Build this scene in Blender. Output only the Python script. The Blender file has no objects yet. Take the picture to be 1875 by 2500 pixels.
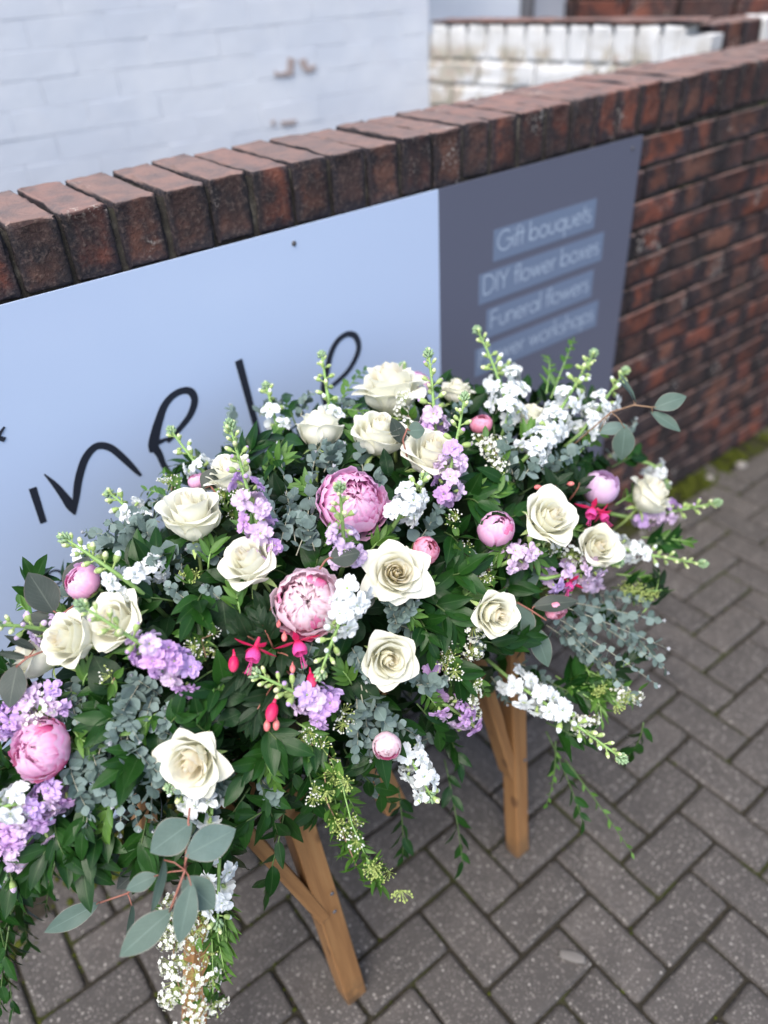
import bpy, math, random
import numpy as np
from mathutils import Vector, Matrix, Quaternion
PI = math.pi
rnd = random.Random(7)
scene = bpy.context.scene
col = scene.collection

# ------------------------------------------------------------------ camera
CAM_C = Vector((0.0, -1.2332, 1.6196))
YAW, PITCH, ROLL = 0.6226, 0.6294, -0.0666
FPX = 1892.5                                     # focal length for a 2500 px high picture
cy, sy, cp, sp = math.cos(YAW), math.sin(YAW), math.cos(PITCH), math.sin(PITCH)
CF = Vector((sy*cp, cy*cp, -sp))
r0 = Vector((cy, -sy, 0)); u0 = r0.cross(CF)
CR = r0*math.cos(ROLL) + u0*math.sin(ROLL)
CU = -r0*math.sin(ROLL) + u0*math.cos(ROLL)
cd = bpy.data.cameras.new('camera'); cam = bpy.data.objects.new('camera', cd); col.objects.link(cam)
cam.matrix_world = Matrix(((CR.x, CU.x, -CF.x, CAM_C.x), (CR.y, CU.y, -CF.y, CAM_C.y), (CR.z, CU.z, -CF.z, CAM_C.z), (0, 0, 0, 1)))
cd.sensor_fit = 'VERTICAL'; cd.sensor_height = 36; cd.lens = FPX/2500*36
cd.clip_start = 0.05; cd.clip_end = 200
cd.dof.use_dof = True; cd.dof.focus_distance = 1.08; cd.dof.aperture_fstop = 1.6
scene.camera = cam

# ------------------------------------------------------------------ daylight (overcast)
SUN_EL, SUN_AZ = math.radians(60), math.radians(238)      # azimuth from +Y towards +X
w = bpy.data.worlds.new('World'); scene.world = w; w.use_nodes = True
nt = w.node_tree; bg = nt.nodes['Background']
sky = nt.nodes.new('ShaderNodeTexSky'); sky.sky_type = 'NISHITA'; sky.sun_disc = False
sky.sun_elevation = SUN_EL; sky.sun_rotation = SUN_AZ; sky.dust_density = 3.0; sky.air_density = 1.0; sky.ozone_density = 1.0
nt.links.new(sky.outputs[0], bg.inputs[0]); bg.inputs[1].default_value = 0.15
sl = bpy.data.lights.new('sun', 'SUN'); sl.energy = 1.35; sl.angle = math.radians(40); sl.color = (1.0, 0.96, 0.90)
sun = bpy.data.objects.new('sun', sl); col.objects.link(sun)
sd = Vector((math.sin(SUN_AZ)*math.cos(SUN_EL), math.cos(SUN_AZ)*math.cos(SUN_EL), math.sin(SUN_EL)))
sun.rotation_euler = sd.to_track_quat('Z', 'Y').to_euler(); sun.location = sd*5
vs = scene.view_settings
vs.view_transform = 'Standard'; vs.look = 'None'; vs.gamma = 1; vs.use_curve_mapping = False; vs.exposure = 1.05

# ------------------------------------------------------------------ helpers
def link(o, parent=None):
    col.objects.link(o)
    if parent is not None: o.parent = parent
    return o
def tag(o, label=None, cat=None, group=None, kind=None):
    if label: o['label'] = label
    if cat: o['category'] = cat
    if group: o['group'] = group
    if kind: o['kind'] = kind
    return o
def empty(name, M):
    o = bpy.data.objects.new(name, None); o.empty_display_size = .02
    if isinstance(M, Vector): M = Matrix.Translation(M)
    o.matrix_world = M; col.objects.link(o); return o

class MB:
    """collects geometry with uv and material index, becomes ONE mesh"""
    def __init__(s): s.v = []; s.f = []; s.uv = []; s.mi = []
    def add(s, verts, faces, uvs=None, mi=0):
        o = len(s.v); s.v += [tuple(p) for p in verts]
        for f in faces:
            s.f.append(tuple(o+i for i in f)); s.mi.append(mi)
            for i in f: s.uv.append(uvs[i] if uvs else (0.0, 0.0))
    def grid(s, fn, nu, nv, mi=0, M=None):
        vs_, uv = [], []
        for j in range(nv+1):
            for i in range(nu+1):
                u, v = i/nu, j/nv
                p = Vector(fn(u, v)); p = M @ p if M is not None else p
                vs_.append(p); uv.append((u, v))
        fs = [(j*(nu+1)+i, j*(nu+1)+i+1, (j+1)*(nu+1)+i+1, (j+1)*(nu+1)+i) for j in range(nv) for i in range(nu)]
        s.add(vs_, fs, uv, mi)
    def tube(s, pts, rads, n=6, mi=0, cap=True):
        pts = [Vector(p) for p in pts]
        if not isinstance(rads, (list, tuple)): rads = [rads]*len(pts)
        vs_, uv = [], []; ref = Vector((.31, .52, .79))
        for k, p in enumerate(pts):
            t = (pts[min(k+1, len(pts)-1)] - pts[max(k-1, 0)]).normalized()
            a = t.cross(ref); a = a.normalized() if a.length > 1e-4 else t.orthogonal().normalized()
            b = t.cross(a)
            for i in range(n):
                th = 2*PI*i/n
                vs_.append(p + (a*math.cos(th)+b*math.sin(th))*rads[k]); uv.append((i/n, k/(len(pts)-1)))
        fs = [(k*n+i, k*n+(i+1) % n, (k+1)*n+(i+1) % n, (k+1)*n+i) for k in range(len(pts)-1) for i in range(n)]
        if cap: fs += [tuple(reversed(range(n))), tuple(range((len(pts)-1)*n, len(pts)*n))]
        s.add(vs_, fs, uv, mi)
    def ball(s, c, rx, ry=None, rz=None, M=None, nu=8, nv=6, mi=0, split=None, mi2=1):
        ry = ry or rx; rz = rz or rx; c = Vector(c)
        vs_, uv = [], []
        for j in range(nv+1):
            th = PI*j/nv
            for i in range(nu):
                ph = 2*PI*i/nu
                p = Vector((rx*math.sin(th)*math.cos(ph), ry*math.sin(th)*math.sin(ph), -rz*math.cos(th)))
                vs_.append(c + (M @ p if M is not None else p)); uv.append((i/nu, j/nv))
        for j in range(nv):
            fs = [(j*nu+i, j*nu+(i+1) % nu, (j+1)*nu+(i+1) % nu, (j+1)*nu+i) for i in range(nu)]
            m = mi2 if (split is not None and j/nv >= split) else mi
            o = len(s.v)
            if j == 0: s.add(vs_, [], None); base = o; s._b = base
            for f in fs:
                s.f.append(tuple(s._b+i for i in f)); s.mi.append(m)
                for i in f: s.uv.append(uv[i])
    def box(s, c, d, M=None, mi=0):
        c = Vector(c); x, y, z = d[0]/2, d[1]/2, d[2]/2
        vs_ = [Vector((a, b, e)) for a in (-x, x) for b in (-y, y) for e in (-z, z)]
        vs_ = [c + (M @ p if M is not None else p) for p in vs_]
        s.add(vs_, [(0, 1, 3, 2), (4, 6, 7, 5), (0, 4, 5, 1), (2, 3, 7, 6), (0, 2, 6, 4), (1, 5, 7, 3)], None, mi)
    def mesh(s, name, mats, smooth=True):
        m = bpy.data.meshes.new(name); m.from_pydata(s.v, [], s.f)
        for mt in (mats if isinstance(mats, (list, tuple)) else [mats]): m.materials.append(mt)
        m.polygons.foreach_set('material_index', s.mi)
        m.polygons.foreach_set('use_smooth', [smooth]*len(s.f))
        ul = m.uv_layers.new(name='UVMap'); ul.data.foreach_set('uv', np.array(s.uv, dtype=np.float32).ravel())
        m.update(); return m
    def build(s, name, mats, parent=None, smooth=True):
        return link(bpy.data.objects.new(name, s.mesh(name, mats, smooth)), parent)

def inst(name, me, parent, M):
    """a part that shares its mesh; M is its matrix inside its thing"""
    o = bpy.data.objects.new(name, me); col.objects.link(o); o.parent = parent; o.matrix_local = M; return o
def frame(p, z, spin=0.0, s=1.0, xhint=None):
    """matrix at p whose Z axis is z"""
    z = Vector(z).normalized(); h = Vector(xhint) if xhint is not None else Vector((.13, .41, .9))
    y = z.cross(h)
    if y.length < 1e-3: y = z.orthogonal()
    y.normalize(); x = y.cross(z)
    m = Matrix((x, y, z)).transposed() @ Matrix.Rotation(spin, 3, 'Z') @ Matrix.Diagonal((s, s, s) if not isinstance(s, tuple) else s)
    m = m.to_4x4(); m.translation = Vector(p); return m
def bez(a, b, c, t): return a*(1-t)**2 + b*2*t*(1-t) + c*t*t
def rough_box(mb, d, rng, n=(3, 4, 3), bev=.004, amp=.0012, mi=0):
    """brick-like block: bevelled, slightly uneven, centred on the origin"""
    def lat(m, half):
        if half < bev*4: return [-half] + [(-half+bev) + (2*half-2*bev)*k/m for k in range(m+1)] + [half]
        b2 = bev*1.7; return [-half, -half+bev] + [(-half+b2) + (2*half-2*b2)*k/m for k in range(m+1)] + [half-bev, half]
    L = [lat(n[k], d[k]/2) for k in range(3)]; idx = {}; vs_ = []
    N = [len(l) for l in L]
    def vid(i, j, k):
        if (i, j, k) not in idx:
            p = Vector((L[0][i], L[1][j], L[2][k])); e = [(i in (0, N[0]-1)), (j in (0, N[1]-1)), (k in (0, N[2]-1))]
            if sum(e) >= 2:
                q = bev*(.32 if sum(e) == 2 else .45)
                for a in range(3):
                    if e[a]: p[a] -= math.copysign(q*rng.uniform(.7, 1.5), p[a])
            p += Vector((rng.gauss(0, amp), rng.gauss(0, amp), rng.gauss(0, amp)))
            idx[(i, j, k)] = len(vs_); vs_.append(p)
        return idx[(i, j, k)]
    fs = []
    for i in range(N[0]-1):
        for j in range(N[1]-1):
            fs.append((vid(i, j, 0), vid(i, j+1, 0), vid(i+1, j+1, 0), vid(i+1, j, 0)))
            k = N[2]-1; fs.append((vid(i, j, k), vid(i+1, j, k), vid(i+1, j+1, k), vid(i, j+1, k)))
    for i in range(N[0]-1):
        for k in range(N[2]-1):
            fs.append((vid(i, 0, k), vid(i+1, 0, k), vid(i+1, 0, k+1), vid(i, 0, k+1)))
            j = N[1]-1; fs.append((vid(i, j, k), vid(i, j, k+1), vid(i+1, j, k+1), vid(i+1, j, k)))
    for j in range(N[1]-1):
        for k in range(N[2]-1):
            fs.append((vid(0, j, k), vid(0, j, k+1), vid(0, j+1, k+1), vid(0, j+1, k)))
            i = N[0]-1; fs.append((vid(i, j, k), vid(i, j+1, k), vid(i, j+1, k+1), vid(i, j, k+1)))
    mb.add(vs_, fs, None, mi)

# ------------------------------------------------------------------ materials
class NT:
    def __init__(s, name):
        s.m = bpy.data.materials.new(name); s.m.use_nodes = True; s.t = s.m.node_tree
        s.b = s.t.nodes['Principled BSDF']; s.out = s.t.nodes['Material Output']
    def n(s, typ, **kw):
        x = s.t.nodes.new(typ)
        for k, v in kw.items(): setattr(x, k, v)
        return x
    def l(s, a, b): s.t.links.new(a, b)
    def put(s, sock, v):
        if hasattr(v, 'is_output') or isinstance(v, bpy.types.NodeSocket): s.l(v, sock)
        elif isinstance(v, tuple) and len(v) == 3 and sock.type == 'RGBA': sock.default_value = (*v, 1)
        else: sock.default_value = v
    def noise(s, vec, scale, detail=4, rough=.6):
        x = s.n('ShaderNodeTexNoise'); s.l(vec, x.inputs['Vector']); x.inputs['Scale'].default_value = scale
        x.inputs['Detail'].default_value = detail; x.inputs['Roughness'].default_value = rough; return x.outputs['Fac']
    def ramp(s, fac, stops):
        x = s.n('ShaderNodeValToRGB'); s.l(fac, x.inputs[0]); e = x.color_ramp.elements
        while len(e) < len(stops): e.new(.5)
        for k, (p, c) in enumerate(stops): e[k].position = p; e[k].color = (*c, 1) if len(c) == 3 else c
        return x.outputs[0]
    def mix(s, f, a, b, mode='MIX'):
        x = s.n('ShaderNodeMix', data_type='RGBA', blend_type=mode)
        s.put(x.inputs[0], f); s.put(x.inputs[6], a); s.put(x.inputs[7], b); return x.outputs[2]
    def math(s, op, a, b=None, c=None, clamp=False):
        x = s.n('ShaderNodeMath', operation=op, use_clamp=clamp); s.put(x.inputs[0], a)
        if b is not None: s.put(x.inputs[1], b)
        if c is not None: s.put(x.inputs[2], c)
        return x.outputs[0]
    def step(s, v, lo, hi):
        x = s.n('ShaderNodeMapRange', interpolation_type='SMOOTHSTEP'); s.put(x.inputs[0], v)
        x.inputs[1].default_value = lo; x.inputs[2].default_value = hi; return x.outputs[0]
    def bump(s, h, strength=.3, dist=.002):
        x = s.n('ShaderNodeBump'); x.inputs['Strength'].default_value = strength; x.inputs['Distance'].default_value = dist
        s.l(h, x.inputs['Height']); s.l(x.outputs[0], s.b.inputs['Normal']); return x.outputs[0]
    def pos(s): return s.n('ShaderNodeNewGeometry').outputs['Position']
    def rand(s): return s.n('ShaderNodeObjectInfo').outputs['Random']
    def color(s, v): s.put(s.b.inputs['Base Color'], v)
    def rough(s, v): s.put(s.b.inputs['Roughness'], v)
    def spec(s, v): s.b.inputs['Specular IOR Level'].default_value = v
    def translucent(s, colr, f, nrm=None):
        t = s.n('ShaderNodeBsdfTranslucent'); s.put(t.inputs[0], colr); m = s.n('ShaderNodeMixShader')
        m.inputs[0].default_value = f; s.l(s.b.outputs[0], m.inputs[1]); s.l(t.outputs[0], m.inputs[2]); s.l(m.outputs[0], s.out.inputs[0])

def uvsep(t):
    u = t.n('ShaderNodeUVMap'); x = t.n('ShaderNodeSeparateXYZ'); t.l(u.outputs[0], x.inputs[0]); return u.outputs[0], x.outputs[0], x.outputs[1]

def mat_petal(name, tip, base, edge=None, tr=.3, rough=.5, randtint=None, v0=.05, v1=.6, veins=.25):
    t = NT(name); uv, u, v = uvsep(t); p = t.pos()
    f = t.step(v, v0, v1)
    c = t.mix(f, base, tip)
    n1 = t.noise(p, 160, 3)
    if edge:
        e = t.step(t.math('ADD', v, t.math('MULTIPLY', t.math('SUBTRACT', n1, .5), .5)), .74, 1.02)
        c = t.mix(t.math('MULTIPLY', e, .85), c, edge)
    if randtint:
        c = t.mix(t.rand(), c, t.mix(.75, c, randtint))
    c = t.mix(t.math('MULTIPLY', n1, .22), c, t.mix(.5, c, base))
    t.color(c); t.rough(rough); t.spec(.3); t.translucent(c, tr)
    mp = t.n('ShaderNodeMapping'); t.l(uv, mp.inputs[0]); mp.inputs['Scale'].default_value = (26, 2.2, 1)
    h = t.noise(mp.outputs[0], 2.0, 3)
    t.bump(h, veins, .0012)
    return t.m
def mat_leaf(name, c1, c2, rough=.35, tr=.12, spec=.5, vein=None, stripes=(14, .6), bump=.35, edge=None):
    t = NT(name); uv, u, v = uvsep(t); p = t.pos()
    c = t.mix(t.rand(), c1, c2)
    n1 = t.noise(p, 90, 3); c = t.mix(t.math('MULTIPLY', n1, .5), c, tuple(x*.55 for x in c1))
    a = t.math('ABSOLUTE', t.math('SUBTRACT', u, .5))
    if vein:
        c = t.mix(t.math('MULTIPLY', t.step(a, .035, .0), .6), c, vein)
        # side veins, a chevron off the midrib
        k = t.math('SINE', t.math('MULTIPLY', t.math('SUBTRACT', v, t.math('MULTIPLY', a, .8)), 55))
        c = t.mix(t.math('MULTIPLY', t.step(k, .9, 1.0), .18), c, vein)
    if edge: c = t.mix(t.math('MULTIPLY', t.step(a, .46, .5), .7), c, edge)
    t.color(c); t.rough(rough); t.spec(spec)
    if tr: t.translucent(t.mix(.3, c, (.25, .45, .05)), tr)
    mp = t.n('ShaderNodeMapping'); t.l(uv, mp.inputs[0]); mp.inputs['Scale'].default_value = (stripes[0], stripes[1], 1)
    t.bump(t.noise(mp.outputs[0], 2.2, 2), bump, .001)
    return t.m
def mat_plain(name, c, rough=.6, c2=None, scale=40, spec=.4, tr=0):
    t = NT(name)
    k = t.mix(t.noise(t.pos(), scale, 3), c, c2) if c2 else c
    t.color(k); t.rough(rough); t.spec(spec)
    if tr: t.translucent(k, tr)
    return t.m

M = {}
M['rose'] = mat_petal('rose_petal', (.95, .94, .84), (.90, .91, .70), tr=.30, rough=.5, randtint=(.95, .935, .77), v0=-.1, v1=.5)
M['rose_heart'] = mat_petal('rose_heart_petal', (.95, .93, .81), (.95, .93, .70), tr=.45, rough=.5, randtint=(.92, .84, .70), v0=0, v1=.8)
M['peony'] = mat_petal('peony_petal', (.96, .56, .80), (.94, .34, .60), edge=(.95, .78, .90), tr=.40, v0=-.1, v1=.45, randtint=(.94, .62, .84))
M['peony_pale'] = mat_petal('pale_peony_petal', (.97, .76, .83), (.93, .50, .62), edge=(.95, .88, .90), tr=.40, v0=-.1, v1=.40, randtint=(.94, .80, .86))
M['peony_hot'] = mat_petal('magenta_peony_petal', (.76, .10, .30), (.60, .03, .14), edge=(.85, .45, .62), tr=.25, randtint=(.80, .25, .48))
M['peony_lilac'] = mat_petal('lilac_peony_petal', (.86, .64, .86), (.86, .52, .76), edge=(.80, .62, .80), tr=.3, v0=.1, v1=.6)
M['peony_coral'] = mat_petal('coral_peony_petal', (.86, .32, .44), (.72, .10, .14), edge=(.86, .5, .66), tr=.25)
M['lilac'] = mat_petal('lilac_stock_petal', (.64, .47, .83), (.72, .62, .72), tr=.3, randtint=(.76, .44, .78), v0=.05, v1=.4)
M['lilac_pale'] = mat_petal('pale_lilac_stock_petal', (.74, .58, .82), (.76, .72, .66), tr=.3, randtint=(.80, .62, .80), v0=.05, v1=.4)
M['white'] = mat_petal('white_stock_petal', (.87, .90, .93), (.70, .80, .45), tr=.3, v0=.02, v1=.35)
M['calyx'] = mat_plain('calyx', (.30, .46, .12), .5, (.42, .52, .20), 200, tr=.1)
M['budcream'] = mat_plain('cream_bud', (.66, .74, .30), .5, (.80, .82, .58), 300, tr=.15)
M['tipgreen'] = mat_plain('stock_tip_green', (.20, .34, .17), .7, (.34, .46, .26), 260)
M['stem'] = mat_plain('stock_stem_green', (.20, .36, .09), .5, (.30, .46, .16), 60)
M['stem_dark'] = mat_plain('dark_stem', (.05, .10, .03), .5, (.09, .14, .04), 60)
M['stem_brown'] = mat_plain('brown_stem', (.20, .11, .07), .6, (.28, .19, .11), 60)
M['stem_red'] = mat_plain('red_stem', (.27, .09, .07), .5, (.34, .16, .11), 60)
M['stem_grey'] = mat_plain('grey_green_stem', (.30, .34, .26), .6, (.36, .32, .24), 60)
M['ruscus'] = mat_leaf('ruscus_leaf', (.005, .032, .005), (.022, .082, .012), rough=.30, tr=.10, spec=.22, stripes=(10, .5), bump=.3, vein=(.06, .12, .04))
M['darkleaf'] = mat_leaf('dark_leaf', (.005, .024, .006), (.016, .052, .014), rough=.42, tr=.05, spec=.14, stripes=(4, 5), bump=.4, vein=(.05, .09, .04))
M['fuchleaf'] = mat_leaf('fuchsia_leaf', (.008, .026, .009), (.016, .042, .016), rough=.42, tr=.06, spec=.18, stripes=(4, 6), bump=.4, vein=(.07, .08, .05))
M['spirleaf'] = mat_leaf('spirea_leaf', (.05, .15, .018), (.13, .27, .04), rough=.45, tr=.2, vein=(.14, .26, .08))
M['euc'] = mat_leaf('eucalyptus_leaf', (.12, .18, .16), (.25, .33, .31), rough=.6, tr=.08, spec=.3, vein=(.22, .30, .28), bump=.15)
M['eucpale'] = mat_leaf('pale_eucalyptus_leaf', (.085, .135, .105), (.135, .20, .18), rough=.55, tr=.10, spec=.3, vein=(.16, .23, .19), bump=.35, edge=(.30, .27, .22))
M['eucdark'] = mat_leaf('dark_eucalyptus_leaf', (.038, .052, .042), (.06, .076, .066), rough=.5, tr=.08, spec=.35, vein=(.13, .15, .12), bump=.25, edge=(.16, .12, .10))
M['silver'] = mat_plain('silver_tip', (.34, .40, .42), .6, (.44, .42, .46), 200, tr=.1)
M['tinywhite'] = mat_plain('spirea_floret_white', (.85, .85, .76), .6, (.88, .88, .84), 300, tr=.25)
M['tinyyellow'] = mat_plain('spirea_bud_yellow', (.26, .36, .06), .6, (.48, .54, .20), 300)
M['fuchsia'] = mat_petal('fuchsia_sepal', (.82, .02, .13), (.86, .10, .22), tr=.25, rough=.35)
M['fuchsia_pink'] = mat_petal('fuchsia_corolla', (.82, .10, .40), (.85, .03, .16), tr=.25)
M['fuchbud'] = mat_plain('fuchsia_bud', (.78, .14, .18), .35, (.70, .30, .24), 120, tr=.1)
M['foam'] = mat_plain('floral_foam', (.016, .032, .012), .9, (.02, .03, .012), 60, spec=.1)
M['metal'] = mat_plain('screw_head', (.10, .10, .11), .4)

def mat_wood():
    t = NT('oiled_wood'); tc = t.n('ShaderNodeTexCoord'); mp = t.n('ShaderNodeMapping'); t.l(tc.outputs['Object'], mp.inputs[0])
    mp.inputs['Scale'].default_value = (60, 60, 3.0)
    n = t.noise(mp.outputs[0], 1.0, 6, .65); n2 = t.noise(tc.outputs['Object'], 9, 3)
    c = t.ramp(n, [(.25, (.17, .080, .030)), (.5, (.30, .155, .060)), (.75, (.38, .22, .092))])
    c = t.mix(t.math('MULTIPLY', n2, .35), c, (.22, .10, .04))
    sz = t.n('ShaderNodeSeparateXYZ'); t.l(t.pos(), sz.inputs[0]); dirt = t.math('MULTIPLY', t.step(sz.outputs[2], .09, .0), t.step(t.noise(t.pos(), 30, 4), .35, .6)); c = t.mix(t.math('MULTIPLY', dirt, .7), c, (.06, .045, .03))
    vo = t.n('ShaderNodeTexVoronoi'); mv = t.n('ShaderNodeMapping'); t.l(tc.outputs['Object'], mv.inputs[0]); mv.inputs['Scale'].default_value = (14, 14, 7); t.l(mv.outputs[0], vo.inputs['Vector']); vo.inputs['Scale'].default_value = 1
    c = t.mix(t.math('MULTIPLY', t.step(vo.outputs['Distance'], .16, .08), .75), c, (.10, .045, .02))
    t.color(c); t.rough(.5); t.bump(n, .25, .001); return t.m
M['wood'] = mat_wood()
def mat_brick(name, painted=0.0, dark=1.0):
    t = NT(name); p = t.pos(); r = t.rand(); tc = t.n('ShaderNodeTexCoord')
    add = t.n('ShaderNodeVectorMath', operation='MULTIPLY_ADD'); t.l(p, add.inputs[0]); add.inputs[1].default_value = (1, 1, 1)
    cv = t.n('ShaderNodeCombineXYZ'); t.l(t.math('MULTIPLY', r, 7), cv.inputs[0]); t.l(t.math('MULTIPLY', r, 3), cv.inputs[1]); t.l(cv.outputs[0], add.inputs[2])
    q = add.outputs[0]
    n1 = t.noise(q, 22, 5, .65); n2 = t.noise(q, 130, 4, .7); n3 = t.noise(q, 7, 3)
    tone = t.ramp(r, [(0, (.15, .046, .028)), (.22, (.19, .062, .040)), (.42, (.095, .044, .034)), (.60, (.18, .080, .055)), (.8, (.045, .034, .036)), (1, (.25, .070, .040))])
    c = t.mix(t.step(n1, .40, .68), tone, (.030, .024, .028))
    # edges fired darker, a colour of the brick itself
    sx = t.n('ShaderNodeSeparateXYZ'); t.l(tc.outputs['Generated'], sx.inputs[0])
    ex = t.math('ABSOLUTE', t.math('SUBTRACT', sx.outputs[0], .5)); ez = t.math('SUBTRACT', .5, sx.outputs[2])
    e = t.math('ADD', t.math('MAXIMUM', ex, ez), t.math('MULTIPLY', t.math('SUBTRACT', n1, .5), .35))
    c = t.mix(t.math('MULTIPLY', t.step(e, .20, .43), .92*dark), c, (.022, .021, .028))
    soot = t.math('MULTIPLY', t.step(t.noise(p, 4.0, 4, .6), .42, .60), .78); c = t.mix(soot, c, (.020, .019, .022))
    # upward faces mixed to a greyer, paler tone
    ge = t.n('ShaderNodeNewGeometry'); sz = t.n('ShaderNodeSeparateXYZ'); t.l(ge.outputs['Normal'], sz.inputs[0])
    up = t.step(sz.outputs[2], .5, .95)
    top = t.mix(t.step(n1, .35, .7), t.mix(.62, tone, (.35, .245, .215)), (.17, .135, .13))
    c = t.mix(t.math('MULTIPLY', up, .92), c, top)
    c = t.mix(t.math('MULTIPLY', t.step(n2, .45, .85), .35), c, (.33, .24, .20))
    # crusty lime spots
    ls = t.math('MULTIPLY', t.step(n3, .60, .70), t.step(n2, .53, .60))
    c = t.mix(t.math('MULTIPLY', ls, .7), c, (.55, .52, .47))
    t.color(c); t.rough(.85); t.spec(.25)
    hb = t.math('ADD', t.math('MULTIPLY', n1, .6), n2); t.bump(hb, .9, .004)
    return t.m
M['brick'] = mat_brick('weathered_brick')
M['brick_brown'] = mat_brick('brown_brick', dark=.3)
def mat_mortar():
    t = NT('old_mortar'); p = t.pos(); n1 = t.noise(p, 18, 4); n2 = t.noise(p, 160, 4)
    c = t.ramp(n1, [(.3, (.016, .014, .013)), (.55, (.036, .033, .028)), (.80, (.17, .155, .13))])
    c = t.mix(t.step(n2, .55, .75), c, (.07, .065, .05)); c = t.mix(t.math('MULTIPLY', t.step(t.noise(p, 5, 2), .6, .7), .5), c, (.06, .075, .02))
    t.color(c); t.rough(.95); t.spec(.15); t.bump(n2, .8, .004); return t.m
M['mortar'] = mat_mortar()
def mat_whitepaint(name, weather):
    t = NT(name); p = t.pos(); n1 = t.noise(p, 3.2, 4); n2 = t.noise(p, 40, 4); n3 = t.noise(p, 9, 5, .7)
    c = t.mix(t.step(n1, .35, .7), (.53, .575, .65), (.61, .645, .70)); c = t.mix(t.math('MULTIPLY', t.step(n3, .55, .75), .35), c, (.55, .57, .62))
    if weather:
        c = t.mix(.6, c, (.66, .65, .61)); zz = t.n('ShaderNodeSeparateXYZ'); t.l(p, zz.inputs[0])
        lo = t.step(zz.outputs[2], 1.34, 1.30); mask = t.math('MULTIPLY', lo, t.step(t.math('ADD', t.math('MULTIPLY', n3, .6), t.math('MULTIPLY', n1, .5)), .535, .60))
        patch = t.ramp(n2, [(.3, (.17, .15, .06)), (.5, (.40, .36, .27)), (.7, (.30, .15, .10))])
        c = t.mix(t.math('MULTIPLY', mask, .8), c, patch)
        c = t.mix(t.math('MULTIPLY', t.step(n3, .42, .7), .6), c, (.42, .40, .36))
    t.color(c); t.rough(.7); t.spec(.3); t.bump(t.math('ADD', n3, t.math('MULTIPLY', n2, .4)), .5, .004); return t.m
M['paint'] = mat_whitepaint('white_masonry_paint', False)
M['paint_old'] = mat_whitepaint('flaking_masonry_paint', True)
M['sign_light'] = None
def mat_sign(name, c, rough):
    t = NT(name); p = t.pos(); n = t.noise(p, 2.0, 2)
    t.color(t.mix(t.math('MULTIPLY', n, .12), c, tuple(x*.9 for x in c))); t.rough(rough); t.spec(.5); return t.m
M['sign_light'] = mat_sign('pale_blue_sign_board', (.50, .61, .82), .26)
M['sign_dark'] = mat_sign('slate_sign_board', (.115, .125, .175), .28)
M['strip'] = mat_sign('blue_grey_strip', (.16, .21, .31), .35)
M['letter_white'] = mat_sign('pale_lettering', (.42, .50, .62), .4)
M['letter_dark'] = mat_sign('charcoal_lettering', (.022, .026, .040), .4)
def mat_paver():
    t = NT('speckled_concrete_paver'); p = t.pos(); r = t.rand()
    n1 = t.noise(p, 14, 4); n2 = t.noise(p, 220, 4, .7)
    base = t.mix(r, (.046, .042, .038), (.080, .071, .063)); base = t.mix(t.step(n1, .35, .75), base, (.038, .035, .031))
    c = t.mix(t.math('MULTIPLY', n2, .45), base, (.14, .128, .123))
    for sc, lim, cc, s2 in ((130, .30, (.36, .33, .30), .35), (75, .22, (.50, .47, .43), .45), (240, .34, (.30, .27, .25), .3)):
        v = t.n('ShaderNodeTexVoronoi'); t.l(p, v.inputs['Vector']); v.inputs['Scale'].default_value = sc
        hs = t.n('ShaderNodeSeparateColor'); t.l(v.outputs['Color'], hs.inputs[0])
        f = t.math('MULTIPLY', t.step(v.outputs['Distance'], lim, lim*.6), t.step(hs.outputs[0], s2, s2+.25))
        c = t.mix(t.math('MULTIPLY', f, .62), c, t.mix(hs.outputs[1], cc, tuple(x*.75 for x in cc)))
    t.color(c); t.rough(.8); t.spec(.3); t.bump(n2, .5, .002); return t.m
M['paver'] = mat_paver()
def mat_soil():
    t = NT('dark_joint_grit'); p = t.pos(); n1 = t.noise(p, 6, 4); n2 = t.noise(p, 150, 4)
    c = t.mix(t.step(n1, .48, .66), (.030, .027, .021), (.040, .048, .012)); c = t.mix(t.step(n2, .5, .8), c, (.07, .06, .045))
    t.color(c); t.rough(.95); t.spec(.1); t.bump(n2, .8, .004); return t.m
M['soil'] = mat_soil()
M['moss'] = mat_plain('moss', (.020, .030, .005), .95, (.075, .085, .012), 28, spec=.1)
M['pebble'] = mat_plain('pebble', (.30, .28, .26), .8, (.16, .15, .14), 60)

# ------------------------------------------------------------------ ground and paving
g = MB(); g.add([(-40, -40, -.014), (40, -40, -.014), (40, 40, -.014), (-40, 40, -.014)], [(0, 1, 2, 3)])
tag(g.build('ground', M['soil']), kind='structure')
pave = MB(); pave.add([(-1.2, -2.6, -.010), (4.2, -2.6, -.010), (4.2, -.001, -.010), (-1.2, -.001, -.010)], [(0, 1, 2, 3)])
pave = tag(pave.build('pavement', M['soil']), kind='structure')
PU, PV = .7899, -.8789
pvar = {}
for ori in (0, 1):
    for k in range(4):
        mb = MB(); d = (.0930, .1925, .05) if ori else (.1925, .0930, .05)
        rough_box(mb, d, rnd, n=(2, 3, 1) if ori else (3, 2, 1), bev=.007, amp=.0008); pvar[(ori, k)] = mb.mesh('paver', M['paver'], smooth=True)
spots = []
for a in range(-40, 41):                       # herringbone: stagger (+1,-1)
    for b in range(-10, 11):
        u, v = a + 2*b*1.0, -a + 2*b           # u towards the camera, v along the wall
        # unit cell holds one of each orientation
        for ori, (cu, cv) in ((0, (u+.5, v+1.0)), (1, (u-1.0, v+.5))):
            x = PU + .1*cv; y = PV - .1*cu
            if -.55 < x < 3.3 and -1.75 < y < -.11 or (-.55 < x < 3.3 and y > -.11 and y < -.045): spots.append((x, y, ori))
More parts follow.
